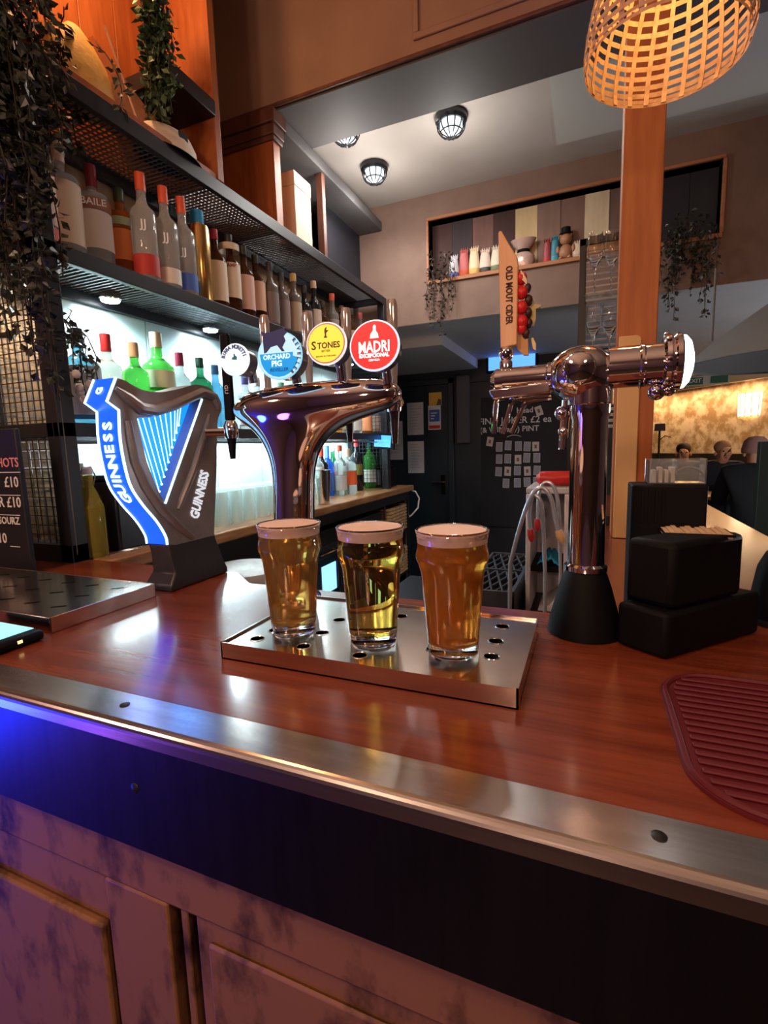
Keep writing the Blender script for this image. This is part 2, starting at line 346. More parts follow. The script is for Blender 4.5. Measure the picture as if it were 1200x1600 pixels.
pint(460,984,'golden hazy pint with pink-white foam, end glass beside the four-tap font',0,B1)
pint(584,1001,'clear yellow pint with foam, middle glass of three on the tray',0,B2)
pint(708,1018,'deep amber pint with foam, the darkest of the three',0,B3)
# ================================================================== BACK COUNTER
XF=-1.2   # front plane of the shelving
bc=T('back_counter','timber-topped back counter running under the lit shelves','counter',(-1.32,2.0,0))
bc.part('worktop',MB().box(-1.5,-1.14,.868,3.28,1.062,1.10),CNTWOOD,bevel=.006)
bc.part('carcass',MB().box(-1.5,-1.2,.868,1.62,0,1.06),BLACKM)
bc.part('support_rail',MB().box(-1.215,-1.18,1.62,3.26,1.0,1.06),BLACKM,bevel=.003)
bc.part('end_panel',MB().box(-1.5,-1.18,3.25,3.28,0,1.06),BLACKM)
# under-counter fridges
BLUEG=mat('fridge_glow',(.3,.6,.8),.3,emit=(.25,.6,1),es=1.2)
for k,(y0,lab) in enumerate(((1.66,'black glass-door bottle fridge under the counter, next to the bin'),(2.26,'black glass-door bottle fridge under the counter, next to the wicker baskets'))):
    fr=T('bottle_fridge',lab,'fridge',(-1.35,y0+.28,0),'under-counter fridges')
    fr.part('cabinet',MB().box(-1.497,-1.2,y0,y0+.56,.02,.97),BLACKM,bevel=.004)
    dr=fr.part('door',MB().box(-1.2,-1.175,y0+.005,y0+.05,.06,.9).box(-1.2,-1.175,y0+.51,y0+.555,.06,.9).box(-1.2,-1.175,y0+.05,y0+.51,.06,.12).box(-1.2,-1.175,y0+.05,y0+.51,.84,.9),BLACKM,bevel=.002)
    fr.part('pane',MB().box(-1.192,-1.186,y0+.05,y0+.51,.12,.84),mat('fridge_pane',(.02,.04,.06),.08),parent=dr) if False else MB().box(-1.192,-1.186,y0+.05,y0+.51,.12,.84).build('pane',mat('fridge_pane',(.02,.04,.06),.08),dr,fr.loc)
    MB().box(-1.186,-1.182,y0+.055,y0+.075,.14,.82).box(-1.186,-1.182,y0+.36,y0+.50,.66,.80).build('light_strip',BLUEG,dr,fr.loc)
    fr.part('handle',MB().tube([(-1.175,y0+.47,.87),(-1.155,y0+.47,.87),(-1.155,y0+.3,.87),(-1.175,y0+.3,.87)],.006),CHROME)
WICK=mat('wicker',(.30,.17,.07),.7,noise=((.62,.42,.2),(30,30,120),3,.35,.6),bump=.4)
for i,(z0,lab) in enumerate(((.80,'woven wicker basket, upper one under the counter end'),(.50,'woven wicker basket, lower one under the counter end'))):
    bk=T('wicker_basket',lab,'basket',(-1.3,3.05,z0),'wicker baskets')
    m=MB()
    for j in range(8):
        z=z0+.012+j*.022
        m.tube([(-1.42,2.88,z),(-1.19,2.88,z),(-1.18,2.90,z),(-1.18,3.2,z),(-1.19,3.22,z),(-1.42,3.22,z)],.0115,6,True)
    bk.part('weave',m,WICK)
    bk.part('basket_base',MB().box(-1.42,-1.19,2.89,3.21,z0,z0+.008),WICK)
shelfb=T('basket_shelf','black rack holding the two wicker baskets','rack',(-1.3,3.05,0))
for z0 in (.792,.492): shelfb.part('shelf_board',MB().box(-1.45,-1.18,2.84,3.245,z0-.012,z0+.0075),BLACKM)
for yy in (2.85,3.235): shelfb.part('upright',MB().box(-1.2,-1.19,yy,yy+.01,0,1.0),mat('grey_metal',(.2,.22,.25),.4,.8))
cbl=onz(646,765,1.08)
tag(MB().tube([(-1.16,3.285,1.06),(-1.14,3.31,1.05),(-1.12,3.33,1.0),(-1.13,3.33,.93),(-1.17,3.30,.88),(-1.2,3.29,.86)],.006).build('cable',mat('white_cable',(.75,.75,.75),.5)),'white cable looping down from the end of the back counter','cable')
# grey bin in the aisle
b0=onz(380,880,1.02)
bn=T('bin','round bin with pale grey lid standing in the aisle behind the bar','bin',(b0.x,b0.y,0))
bn.part('bin_body',MB().lathe([(.10,0),(.125,.965)],(b0.x,b0.y,0),n=32),BLACKP)
bn.part('lid',MB().lathe([(.128,.966),(.13,.99),(.123,1.005),(.09,1.014),(0,1.018)],(b0.x,b0.y,0),n=40),mat('grey_lid',(.42,.47,.50),.4,noise=((.55,.6,.62),(25,25,25),3,.4,.6)))
# ================================================================== SHELVING
SY0,SY1=.815,2.95
un=T('back_bar_shelving','black steel shelving with wire-mesh decks above the back counter','shelving',(-1.35,1.9,ZB))
for y in (SY0,SY1): un.part('post',MB().box(XF-.045,XF,y,y+.045,ZB,2.30 if y<1 else 2.30),BLACKM,bevel=.002)
for y in (SY0,SY1): un.part('post',MB().box(-1.485,-1.455,y,y+.03,ZB,2.30),BLACKM,bevel=.002)
un.part('sill',MB().box(-1.46,XF,SY0,SY0+.045,ZB,ZB+.045),BLACKM)
def deck(z,y0,y1,th=.036,mesh=True,name='shelf'):
    f=un.part(name,MB().box(XF-.02,XF,y0,y1,z-th,z).box(-1.485,-1.465,y0,y1,z-th,z).box(-1.465,XF-.02,y0,y0+.02,z-th,z).box(-1.465,XF-.02,y1-.02,y1,z-th,z),BLACKM,bevel=.0015)
    if mesh:
        m=MB(); n=int((y1-y0)/.018)
        for i in range(n):
            y=y0+.02+i*.018; m.box(-1.466,XF-.019,y-.0022,y+.0022,z-.008,z-.004)
        for i in range(14):
            x=-1.46+i*.018; m.box(x-.0022,x+.0022,y0+.01,y1-.01,z-.004,z-.001)
        o=m.build('wire_mesh',mat('deck_wire',(.22,.21,.22),.4,.9),f,un.loc,smooth=False); o['kind']='stuff'
    return f
S0,S1,S2=1.455,1.885,2.30
deck(S0,SY0,SY1); deck(S1,SY0,SY1,.04); deck(S2,SY0,SY1,.045)
for y0_,y1_ in ((1.05,1.95),(2.0,2.9)):
    un.part('led_strip',MB().box(-1.44,-1.425,y0_,y1_,S0-.022,S0-.014),mat('strip_glow',(1,1,1),.3,emit=(.8,.95,1),es=9))
    lo=light('strip_led','AREA',(-1.42,(y0_+y1_)/2,S0-.03),3.6,(.72,.94,1),.9); lo.data.shape='RECTANGLE'; lo.data.size=.03; lo.data.size_y=.85
un.part('glass_rail',MB().tube([(XF-.03,SY0+.05,S0-.05),(XF-.03,SY1,S0-.05)],.004),WIRE)
def meshpanel(name,o,u,v,nu,nv,du,dv,r=.0016,mt=WIRE):
    m=MB(); o,u,v=map(Vector,(o,u,v))
    for i in range(nu+1): m.tube([o+u*(i*du),o+u*(i*du)+v*(nv*dv)],r,4)
    for j in range(nv+1): m.tube([o+v*(j*dv),o+v*(j*dv)+u*(nu*du)],r,4)
    x=un.part(name,m,mt); x['kind']='stuff'; return x
meshpanel('mesh_panel',(-1.495,SY0+.012,ZB+.02),X_,Z_,12,48,.0245,.0245,mt=mat('bronze_wire',(.16,.11,.07),.4,.8))
meshpanel('mesh_panel',(-1.488,SY0+.03,ZB+.02),Y_,Z_,9,31,.0245,.0245,mt=WIRE)
meshpanel('mesh_panel',(-1.495,SY1-.01,ZB+.02),X_,Z_,12,30,.0245,.0245,mt=BLACKM)
# LED puck lights under the bottle shelf
LED=mat('led_white',(1,1,1),.3,emit=(.85,.95,1),es=30)
for px,py in ((172,466),(326,514),(470,560),(548,590)):
    q=onz(px,py,S1-.02); q.x=max(min(q.x,-1.25),-1.42)
    if px>400: q=Vector((-1.31,2.1 if px<500 else 2.65,S1-.02))
    pl=un.part('puck_light',MB().lathe([(.034,0),(.034,-.012),(.03,-.016)],(q.x,q.y,S1-.011),n=20),CHROME)
    MB().lathe([(.028,0),(.026,-.003),(0,-.004)],(q.x,q.y,S1-.0275),n=20).build('led_lens',LED,pl,un.loc)
    light('undershelf_light','SPOT',(q.x,q.y,S1-.036),11 if px<500 else 9,(.74,.94,1),.025,None,165)
light('undershelf_light','SPOT',(-1.34,.93,S1-.05),5,(1,.85,.62),.025,None,165)  # added warm fill for the wall behind the end mesh, no puck fitted
# upper timber bay: back boards, divider board, high shelf, pilaster and dark cupboard
up_=T('timber_wall_unit','orange timber wall unit rising above the top mesh shelf','wall unit',(-1.35,1.9,S2))
for i in range(5):
    y=SY0+.002+i*.133
    up_.part('board',MB().box(-1.497,-1.482,y,y+.131,S2+.002,3.34),ORWOOD,bevel=.002)
up_.part('divider',MB().box(-1.48,XF,1.47,1.50,S2+.002,3.34),ORWOOD,bevel=.002)
up_.part('front_rail',MB().box(XF-.03,XF-.005,SY0,1.468,S2+.002,S2+.02),ORWOOD,bevel=.002)
up_.part('high_shelf',MB().box(-1.48,XF+.01,1.27,1.469,2.495,2.545),BLACKM,bevel=.003)
up_.part('pilaster',MB().box(-1.497,-1.235,1.87,1.92,S2+.002,2.70),DWOOD if False else ORWOOD,bevel=.003)
up_.part('capital',MB().box(-1.497,-1.225,1.86,1.93,2.64,2.66).box(-1.497,-1.21,1.845,1.94,2.70,2.752).box(-1.497,-1.22,1.855,1.935,2.66,2.70),DWOOD,bevel=.004)
up_.part('cupboard_back',MB().box(-1.497,-1.48,1.93,2.99,S2+.002,2.75),mat('cupboard_dark',(.012,.012,.018),.6))
up_.part('cupboard_stile',MB().box(-1.26,-1.225,2.26,2.29,S2+.002,2.70),DWOOD,bevel=.002)
up_.part('cupboard_header',MB().box(-1.48,-1.215,1.94,2.99,2.70,2.752),GREYB,bevel=.004)
up_.part('cupboard_side',MB().box(-1.39,-1.37,2.5,2.99,S2+.002,2.70),mat('cupboard_dark',(.012,.012,.018),.6))
cbx=T('presentation_box','tall cream cardboard presentation box inside the dark upper cupboard','box',(-1.27,2.08,S2))
cbx.part('carton',MB().box(-1.32,-1.235,2.02,2.16,S2+.002,S2+.24),mat('cream_card',(.62,.45,.33),.6),bevel=.002)
cbx.part('lid',MB().box(-1.322,-1.233,2.018,2.162,S2+.2405,S2+.30),mat('cream_card',(.62,.45,.33),.6),bevel=.002)
# flat white cap with a black badge lying on the top shelf edge
q=onx(280,235,-1.22)
hat=T('flat_cap','white cap with small black badge resting on the top mesh shelf','cap',(-1.23,q.y,S2))
hat.part('crown',MB().lathe([(.0,.092),(.05,.088),(.088,.07),(.105,.04),(.10,.012),(.098,.002)],(-1.27,q.y,S2),n=28,sx=.72),mat('cap_cloth',(.72,.62,.5),.8),ang=60)
hat.part('badge',MB().box(-1.2005,-1.198,q.y-.018,q.y+.018,S2+.03,S2+.066),BLACKP)
hat.part('peak',MB().lathe([(.099,.012),(.118,.004),(.12,.001),(.097,.001)],(-1.262,q.y,S2),n=28,sx=.66),BLACKP)
# cellophane-wrapped yellow gift pack on the top shelf under a warm spot
g=onx(118,70,-1.30)
gf=T('gift_pack','yellow gift pack in peach cellophane on the top shelf beside the ivy','gift',(-1.30,g.y,S2))
m=MB().lathe([(.05,.002),(.085,.02),(.10,.07),(.085,.13),(.05,.18),(.02,.21)],(-1.30,g.y,S2),n=18,sx=.6)
gf.part('pack',m,mat('yellow_paper',(.95,.58,.16),.6,bump=.5),ang=60)
gf.part('cellophane',MB().prism([(-1.26,g.y+.06,S2+.003),(-1.26,g.y+.33,S2+.003),(-1.28,g.y+.34,S2+.07),(-1.28,g.y+.22,S2+.12),(-1.28,g.y+.04,S2+.21)],(-.05,0,0)),mat('cellophane',(.85,.50,.32),.18,trans=.7,ior=1.1))
gf.part('ribbon',MB().tube([(-1.255,g.y+.06,S2+.24),(-1.255,g.y+.10,S2+.15),(-1.255,g.y+.16,S2+.01)],.003,5),mat('ribbon_peach',(.8,.5,.35),.5))
light('shelf_spot','POINT',(-1.25,g.y+.02,S2+.55),7,(1,.5,.2),.05)
# ================================================================== BOTTLES
PLACED=[]
def bottle(loc,label,group,h=.29,r=.037,nr=.013,sh=.62,neck=.74,glass=None,cap=(.02,.02,.02),lab=None,lab2=None,txt=None,caph=.035,tcol=None,square=0):
    for dx in (0,-.02,.02,-.04,.04,-.06,.06,-.08,-.1,-.12,-.14,-.16,-.18):
        X=loc[0]+dx
        if not(-1.475+r<X<-1.205-r): continue
        y=loc[1]*X/loc[0]
        if all(abs(z-loc[2])>.05 or math.hypot(X-a,y-b)>r+q+.001 for a,b,z,q in PLACED): break
    loc=(X,y,loc[2]); PLACED.append((X,y,loc[2],r))
    x,y,z=loc; t=T('bottle',label,'bottle',loc,group); c=Vector(loc)
    prof=[(0,0),(r*.9,0),(r,.006),(r,h*sh),(r*.93,h*(sh+.04)),(r*.6,h*(neck-.04)),(nr*1.15,h*neck),(nr,h*(neck+.04)),(nr,h-.012),(0,h-.012)]
    n=4 if square else 20
    t.part('glass_body',MB().lathe(prof,c,n=20),glass,ang=50)
    t.part('cap',MB().lathe([(nr*1.12,h-caph),(nr*1.15,h-caph+.002),(nr*1.12,h),(0,h+.0005)],c,n=14),mat('cap_%.2f_%.2f_%.2f'%cap,cap,.4))
    for l in (lab,lab2):
        if l:
            z0,z1,col=l
            lo=t.part('paper_label',MB().lathe([(r+.0008,h*z0),(r+.0008,h*z1)],c,n=24,cap=False),mat('label_%.2f_%.2f_%.2f'%col,col,.6))
    if txt:
        n_=(CAM-c); n_.z=0; n_.normalize(); ux=Vector((-n_.y,n_.x,0))
        tc=tcol or (.9,.9,.9)
        t.part('lettering',MB().text(txt[0],txt[1],c+n_*(r+.0022)+Z_*(h*txt[2]),ux,Z_,.0004,.0004),mat('ink_%.1f_%.1f_%.1f'%tc,tc,.6))
    return t
CL=glassc('bottle_clear',(.80,.84,.84)); GR=glassc('bottle_green',(.12,.65,.10)); DG=glassc('bottle_dkgreen',(.03,.24,.10)); BL=glassc('bottle_blue',(.16,.50,.78))
BR=glassc('bottle_brown',(.16,.06,.025)); AM=glassc('bottle_amber',(.75,.25,.06)); DK=mat('bottle_dark',(.012,.012,.014),.12); CB=glassc('bottle_cobalt',(.03,.10,.55)); WH=mat('bottle_white',(.7,.68,.64),.3)
TIN=mat('gold_tin',(.72,.46,.16),.22,1); SLV=mat('bottle_smoke',(.22,.19,.17),.15,trans=.4)
ORC=(.75,.11,.04); CRM=(.68,.55,.40); PK=(.66,.42,.34)
def sx(px,py,X,z): # spot on shelf: direction from pixel column
    q=onx(px,py,X); return (X,q.y,z)
z1=S1+.0005; G1='bottles on the bottle shelf'
bottle(sx(62,310,-1.285,z1),'pink-labelled spirit bottle against the end mesh panel, on the bottle shelf',G1,.30,.036,glass=CL,lab=(.2,.62,PK),lab2=(.08,.18,(.7,.1,.06)),cap=(.3,.1,.08))
bottle(sx(98,320,-1.27,z1),'fat bottle with large cream label and cream stopper, on the bottle shelf',G1,.315,.046,glass=CL,lab=(.16,.66,CRM),cap=(.75,.55,.4),caph=.05,sh=.68)
bottle(sx(146,320,-1.265,z1),'cream bottle with brown and white wrap label, on the bottle shelf',G1,.30,.043,glass=CL,lab=(.22,.56,(.74,.66,.58)),lab2=(.57,.67,(.35,.15,.08)),txt=('BAILE',.026,.62),cap=(.22,.02,.03),caph=.06,sh=.68)
bottle(sx(189,350,-1.26,z1),'orange liqueur bottle with orange label on the bottle shelf',G1,.285,.040,glass=AM,lab=(.25,.56,(.75,.22,.06)),lab2=(.6,.68,(.4,.5,.3)),cap=(.05,.08,.03),sh=.7)
bottle(sx(224,350,-1.25,z1),'clear vodka bottle with orange cap and dark red base label',G1,.31,.036,glass=CL,lab=(.05,.24,(.5,.04,.03)),txt=('JJ',.035,.5),cap=ORC,caph=.05)
bottle(sx(259,365,-1.25,z1),'clear vodka bottle with orange cap and white base label',G1,.31,.036,glass=CL,lab=(.05,.2,(.75,.7,.62)),txt=('JJ',.035,.48),cap=ORC,caph=.05)
bottle(sx(287,385,-1.25,z1),'clear vodka bottle with orange cap and blue base label',G1,.31,.036,glass=CL,lab=(.05,.22,(.06,.14,.5)),txt=('JJ',.032,.42),cap=ORC,caph=.05)
bottle(sx(312,395,-1.25,z1),'polished gold tin bottle with bright blue cap',G1,.31,.037,nr=.02,sh=.80,neck=.86,glass=TIN,cap=(.02,.28,.62),caph=.05)
bottle(sx(338,425,-1.265,z1),'whisky bottle with cream label and small red cap beside the gold tin',G1,.29,.038,glass=BR,lab=(.12,.6,CRM),cap=(.45,.03,.05))
bottle(sx(361,440,-1.245,z1),'rum bottle with castle-shaped cream label and cream neck tag',G1,.30,.037,glass=BR,lab=(.22,.64,CRM),lab2=(.80,.88,CRM),cap=(.03,.03,.03),txt=('CAMP',.018,.6),tcol=(.25,.1,.05))
bottle(sx(383,448,-1.265,z1),'brown bottle with pinkish castle label, middle of the castle-label trio',G1,.29,.036,glass=BR,lab=(.15,.6,PK),cap=(.03,.03,.03))
bottle(sx(401,455,-1.24,z1),'brown bottle with peach castle label and gold foot, last of the castle-label trio',G1,.29,.036,glass=BR,lab=(.22,.62,(.7,.42,.28)),lab2=(.05,.1,(.5,.33,.1)),cap=(.03,.03,.03))
for i,(px,g,lb,cp,h) in enumerate(((424,SLV,(.2,.16,.15),(.05,.04,.05),.28),(441,SLV,(.24,.17,.16),(.05,.05,.05),.27),(460,SLV,(.42,.32,.22),(.62,.42,.16),.29),(476,DK,(.3,.22,.18),(.03,.03,.03),.27),(491,DK,(.45,.33,.27),(.6,.42,.3),.31),(503,BR,(.62,.33,.12),(.05,.04,.03),.24),(519,SLV,(.25,.2,.17),(.6,.1,.06),.30),(533,BR,(.45,.28,.18),(.1,.05,.03),.27),(548,BR,(.4,.26,.17),(.05,.05,.05),.28),(562,SLV,(.22,.16,.14),(.4,.08,.08),.29),(575,BR,(.35,.22,.15),(.1,.05,.03),.27))):
    bottle(sx(px,480,-1.26-.03*(i%2),z1),['smoky bottle with dark grey label, first past the castle-label trio','smoky bottle with dull brown label between grey and gold-capped ones','smoky bottle with tan label and gold cap on the bottle shelf','black bottle with brown label beside the gold-capped bottle','tall black bottle with cream cap on the bottle shelf','short brown bottle with orange label on the bottle shelf','smoky bottle with red cap past the short orange-labelled one','brown bottle with peach label next to the red-capped smoky bottle','brown bottle with black cap near the shelf end','smoky bottle with maroon cap near the shelf end','brown bottle with brown cap, last against the end mesh'][i],'bottles at the far end of the bottle shelf',h,.034,glass=g,lab=(.1,.55,lb),cap=cp)
z0=S0+.0005; G0='bottles on the lit middle shelf'
bottle(sx(128,600,-1.30,z0),'pale blue gin bottle with black stopper beside the white flowers',G0,.26,.05,glass=BL,lab=(.1,.6,(.5,.55,.6)),cap=(.01,.02,.04),caph=.05,sh=.6)
bottle(sx(171,600,-1.33,z0),'clear bottle with bright red cap on the lit middle shelf',G0,.27,.038,glass=CL,lab=(.12,.4,(.6,.7,.8)),cap=(.6,.03,.04),caph=.05)
bottle(sx(213,600,-1.34,z0),'short green gin bottle with cork and red seal',G0,.265,.04,glass=GR,lab=(.05,.35,(.6,.62,.5)),cap=(.62,.42,.25),caph=.045)
bottle(sx(249,600,-1.32,z0),'tall green gin bottle with cork and cream script label',G0,.32,.052,nr=.017,glass=GR,lab=(.42,.60,(.55,.58,.38)),cap=(.62,.46,.3),caph=.05,txt=('Gordons',.022,.52) if False else None)
bottle(sx(283,600,-1.34,z0),'white-labelled bottle with maroon cap on the lit middle shelf',G0,.27,.034,glass=CL,lab=(.12,.55,(.75,.68,.66)),cap=(.32,.02,.06),caph=.045)
bottle(sx(314,600,-1.31,z0),'dark green bottle with gold neck band and green cap',G0,.265,.042,glass=DG,cap=(.01,.06,.04),lab2=None)
bottle(sx(337,600,-1.33,z0),'turquoise blue bottle behind the tap of the harp font',G0,.25,.032,glass=BL,cap=(.05,.2,.5))
for i,(px,lb,cp,g) in enumerate(((384,(.75,.75,.8),(.1,.1,.4),CL),(402,(.7,.3,.12),(.5,.5,.5),CL),(420,(.1,.25,.6),(.2,.2,.5),CB),(440,(.6,.62,.55),(.1,.3,.2),GR),(457,(.75,.7,.7),(.3,.3,.3),CL),(470,(.2,.35,.3),(.1,.2,.1),DG),(524,(.62,.4,.3),(.5,.3,.2),AM),(540,(.7,.55,.2),(.6,.4,.1),CL),(556,(.75,.7,.66),(.3,.3,.3),CL),(572,(.7,.25,.1),(.3,.1,.1),AM),(586,(.75,.6,.5),(.5,.1,.1),CL))):
    bottle(sx(px,620,-1.30,z0),['clear bottle with white label and navy cap behind the four-tap font','clear bottle with orange-brown label and grey cap behind the font','cobalt bottle with blue label behind the four-tap font','green bottle with pale label and green cap behind the font','clear bottle with pinkish white label behind the font pillar','dark green bottle with grey-green label behind the font pillar','amber bottle with brown label on the middle shelf end','clear bottle with gold label and gold cap on the middle shelf','clear bottle with white label between gold and red-labelled ones','amber bottle with red-orange label on the middle shelf','clear bottle with peach label and red cap, last on the middle shelf'][i],'bottles behind the four-tap font',.22,.032,glass=g,lab=(.1,.55,lb),cap=cp)
zc=ZB+.0005; GC='bottles on the far end of the back counter'
for px,lab,kw in ((496,'clear bottle with round white label on the back counter',dict(glass=CL,lab=(.3,.6,(.75,.75,.72)),cap=(.5,.5,.5))),
 (503,'dark bottle with metallic red cap on the back counter',dict(glass=DK,lab=(.15,.5,(.06,.06,.07)),cap=(.6,.05,.03),caph=.06)),
 (512,'cobalt blue bottle with blue cap on the back counter',dict(glass=CB,lab=(.1,.45,(.08,.22,.7)),cap=(.1,.35,.85),caph=.07)),
 (521,'green bottle with white cap on the back counter',dict(glass=DG,lab=(.45,.56,(.7,.75,.7)),cap=(.75,.75,.72))),
 (532,'clear bottle with orange-red cap on the back counter',dict(glass=CL,lab=(.1,.4,(.6,.6,.6)),cap=(.65,.10,.04))),
 (545,'squat bottle with orange label and wooden stopper on the back counter',dict(glass=CL,r=.048,h=.27,lab=(.2,.5,(.8,.13,.03)),cap=(.65,.48,.3),caph=.05)),
 (558,'dark wine bottle with red and white capsule on the back counter',dict(glass=DK,h=.34,cap=(.6,.04,.05),caph=.06,lab=(.3,.5,(.2,.2,.04)))),
 (578,'green wine bottle with plain white label on the back counter',dict(glass=GR,h=.33,r=.04,lab=(.12,.38,(.75,.72,.66)),cap=(.02,.12,.12),caph=.06))):
    bottle(sx(px,740,-1.36 if px!=545 else -1.31,zc),lab,GC,**kw)
# cocktail shaker, card terminal, till printer
q=(-1.21,onx(505,770,-1.21).y,zc)
sk=T('cocktail_shaker','stainless cocktail shaker tin on the back counter','shaker',q)
sk.part('tin',MB().lathe([(0,0),(.03,0),(.031,.004),(.039,.165),(.040,.168),(.038,.168),(.030,.006),(0,.006)],q,n=28),STEEL,ang=60)
q=onx(629,757,-1.30)
pr=T('receipt_printer','small black and grey receipt printer at the end of the back counter','printer',(-1.3,3.12,zc))
pr.part('housing',MB().box(-1.37,-1.24,3.06,3.2,zc,zc+.13),BLACKP,bevel=.006)
pr.part('grey_panel',MB().box(-1.365,-1.30,3.055,3.025,zc+.02,zc+.12),mat('grey_plastic',(.09,.10,.12),.5))
pr.part('lid',MB().box(-1.36,-1.25,3.07,3.19,zc+.1305,zc+.145),BLACKP,bevel=.004)
tb=T('tablet','tablet with bright blue screen clipped to the shelf end','tablet',(-1.19,2.9,1.3))
q0,q1=ony(582,682,2.9),ony(612,697,2.9)
tb.part('case',MB().obox(((q0.x+q1.x)/2+.03,2.86,(q0.z+q1.z)/2),(.07,0,-.006),(0,.01,.0),(.004,0,.05)),BLACKP)
tb.part('screen',MB().obox(((q0.x+q1.x)/2+.025,2.849,(q0.z+q1.z)/2),(.055,0,-.005),(0,.0008,.0),(.004,0,.036)),mat('tablet_screen',(.05,.2,.6),.2,emit=(.06,.32,1),es=1.2))
# rows of upturned glasses on the counter
gp=[(.034,0),(.036,.002),(.031,.11),(.030,.125),(.0,.126),(.0,.123),(.028,.122),(.033,.004)]
gm=None; k=0
for row,X in enumerate((-1.25,-1.33,-1.41)):
    for i in range(9):
        y=1.42+i*.078+(.02 if row%2 else 0)
        t=T('tumbler','clear upturned tumbler in the rows under the lit shelf','glass',(X,y,zc),'upturned tumblers on the back counter')
        if gm is None:
            o=MB().lathe(gp,(0,0,0),n=18,cap=False).build('glass_body',mat('tumbler_glass',(.75,.92,.90),.06,alpha=.30),t.e,ang=60); gm=o.data
        else:
            o=bpy.data.objects.new('glass_body',gm); C.objects.link(o); o.parent=t.e
# black till box, cut-fruit bottle, tongs near the post
tl=T('storage_box','black plastic storage box on the counter behind the harp font','box',(-1.32,1.1,zc))
tl.part('box_body',MB().box(-1.45,-1.205,.955,1.30,zc,zc+.20),mat('navy_black',(.008,.010,.02),.3),bevel=.008)
tl.part('lid',MB().box(-1.455,-1.2,.95,1.305,zc+.2005,zc+.215),mat('navy_black',(.008,.010,.02),.3),bevel=.004)
yb=T('flip_top_bottle','yellow-green swing-top bottle beside the black shelf post','bottle',(-1.225,.895,zc))
yc=Vector((-1.225,.895,zc))
yb.part('glass_body',MB().lathe([(0,0),(.030,0),(.032,.006),(.032,.13),(.022,.165),(.012,.19),(.012,.22),(0,.22)],yc,n=20),mat('cordial_glass',(.62,.55,.10),.06,trans=.7,ior=1.3),ang=50)
yb.part('wire_bail',MB().tube([yc+Vector((0,.014,.19)),yc+Vector((0,.022,.215)),yc+Vector((0,.012,.24)),yc+Vector((0,-.012,.24)),yc+Vector((0,-.022,.215)),yc+Vector((0,-.014,.19))],.0018,6),CHROME)
yb.part('stopper',MB().lathe([(.011,.2205),(.013,.228),(.01,.238),(0,.24)],yc,n=14),WHITE)
tg=onz(155,853,zc)
tn=T('serving_tongs','chrome serving tongs lying on the counter by the black box','tongs',(-1.175,.94,zc))
for s in(-1,1): tn.part('arm',MB().box(-1.19+s*.008-.003,-1.19+s*.008+.003,.90,1.02,zc,zc+.006),CHROME,bevel=.001)
tn.part('hinge',MB().box(-1.20,-1.18,1.02,1.03,zc,zc+.007),CHROME)
# ================================================================== HARP FONT
HX1,HX0=-.757,-.811
def hpx(cx,cy,X=HX1):  # crop pixel (scale 4.325, offset 130,560) onto the harp's side plane
    return onx(130+cx/4.325,560+cy/4.325,X)
PEW=mat('pewter',(.26,.23,.235),.36,.4,noise=((.31,.28,.28),(40,40,40),3,.3,.7))
GLOWB=mat('harp_blue',(.003,.02,.4),.3,emit=(.003,.045,1),es=2.2)
GLOWC=mat('harp_cyan',(.01,.1,.6),.3,emit=(.005,.17,1),es=1.5)
GLOWW=mat('harp_white',(.8,.9,1),.3,emit=(.45,.8,1),es=2.0)
hb=hpx(600,1250)
hp_=T('harp_beer_font','dark pewter harp-shaped beer font with glowing blue edge and strings','beer font',(-.78,.78,ZB))
def cr(P,n=5):
    o=[]
    for i in range(len(P)-1):
        a,b,c,d=[Vector((*P[min(max(i+k,0),len(P)-1)],0)) for k in(-1,0,1,2)]
        for j in range(n):
            t=j/n; v=.5*((2*b)+(c-a)*t+(2*a-5*b+4*c-d)*t*t+(3*b-a-3*c+d)*t**3); o.append((v.x,v.y))
    return o+[P[-1]]
front=[(225,130),(165,290),(245,350),(250,500),(270,650),(320,850),(400,980),(500,1100),(560,1200),(572,1258)]
front=front[:3]+cr(front[3:])
outer=front+cr([(690,1262),(895,1262),(885,1180),(896,900),(903,700),(908,430),(935,345),(918,265),(850,200),(760,178),(650,205),(520,228),(390,208),(285,150)],4)
hole=[(362,402),(450,396),(560,372),(680,322),(795,272),(552,978),(500,880),(430,700),(390,530)]
def P2(c): v=hpx(*c); return (v.y,v.z)
hp_.part('harp_frame',MB().curve2d([[P2(c) for c in outer],[P2(c) for c in hole]],(HX0,0,0),Y_,Z_,X_,HX1-HX0),PEW,bevel=.003)
# raised relief on the side: neck roll, curved pillar, soundbox
def ribbon(pts,rad,sc=1): return MB().tube([hpx(*c)+X_*.001 for c in pts],rad,10)
hp_.part('neck_roll',ribbon([(215,200),(300,270),(380,335),(480,350),(600,320),(700,275),(800,230),(880,260),(915,340)],[.004,.010,.012,.012,.011,.010,.010,.010,.007]),PEW)
hp_.part('pillar_relief',ribbon([(300,420),(320,540),(350,700),(420,860),(520,1010),(640,1130),(740,1210)],[.006,.008,.008,.009,.009,.009,.006]),PEW)
hp_.part('soundbox_relief',ribbon([(850,380),(800,560),(740,760),(660,960),(640,1020)],[.004,.007,.008,.007,.004]),PEW)
hp_.part('side_rim',ribbon([(800,276),(552,980)],.0022),GLOWW)
bp=[hpx(*c)-X_*.027 for c in hole]
hp_.part('light_panel',MB().prism(bp,(-.004,0,0)),GLOWC)
ss=[((375,405),(520,880)),((400,405),(545,900)),((435,402),(562,850)),((475,400),(578,800)),((515,392),(592,750)),((550,380),(607,700)),((585,370),(620,650)),((620,352),(632,600)),((650,340),(648,550)),((672,330),(660,500)),((690,325),(676,450))]
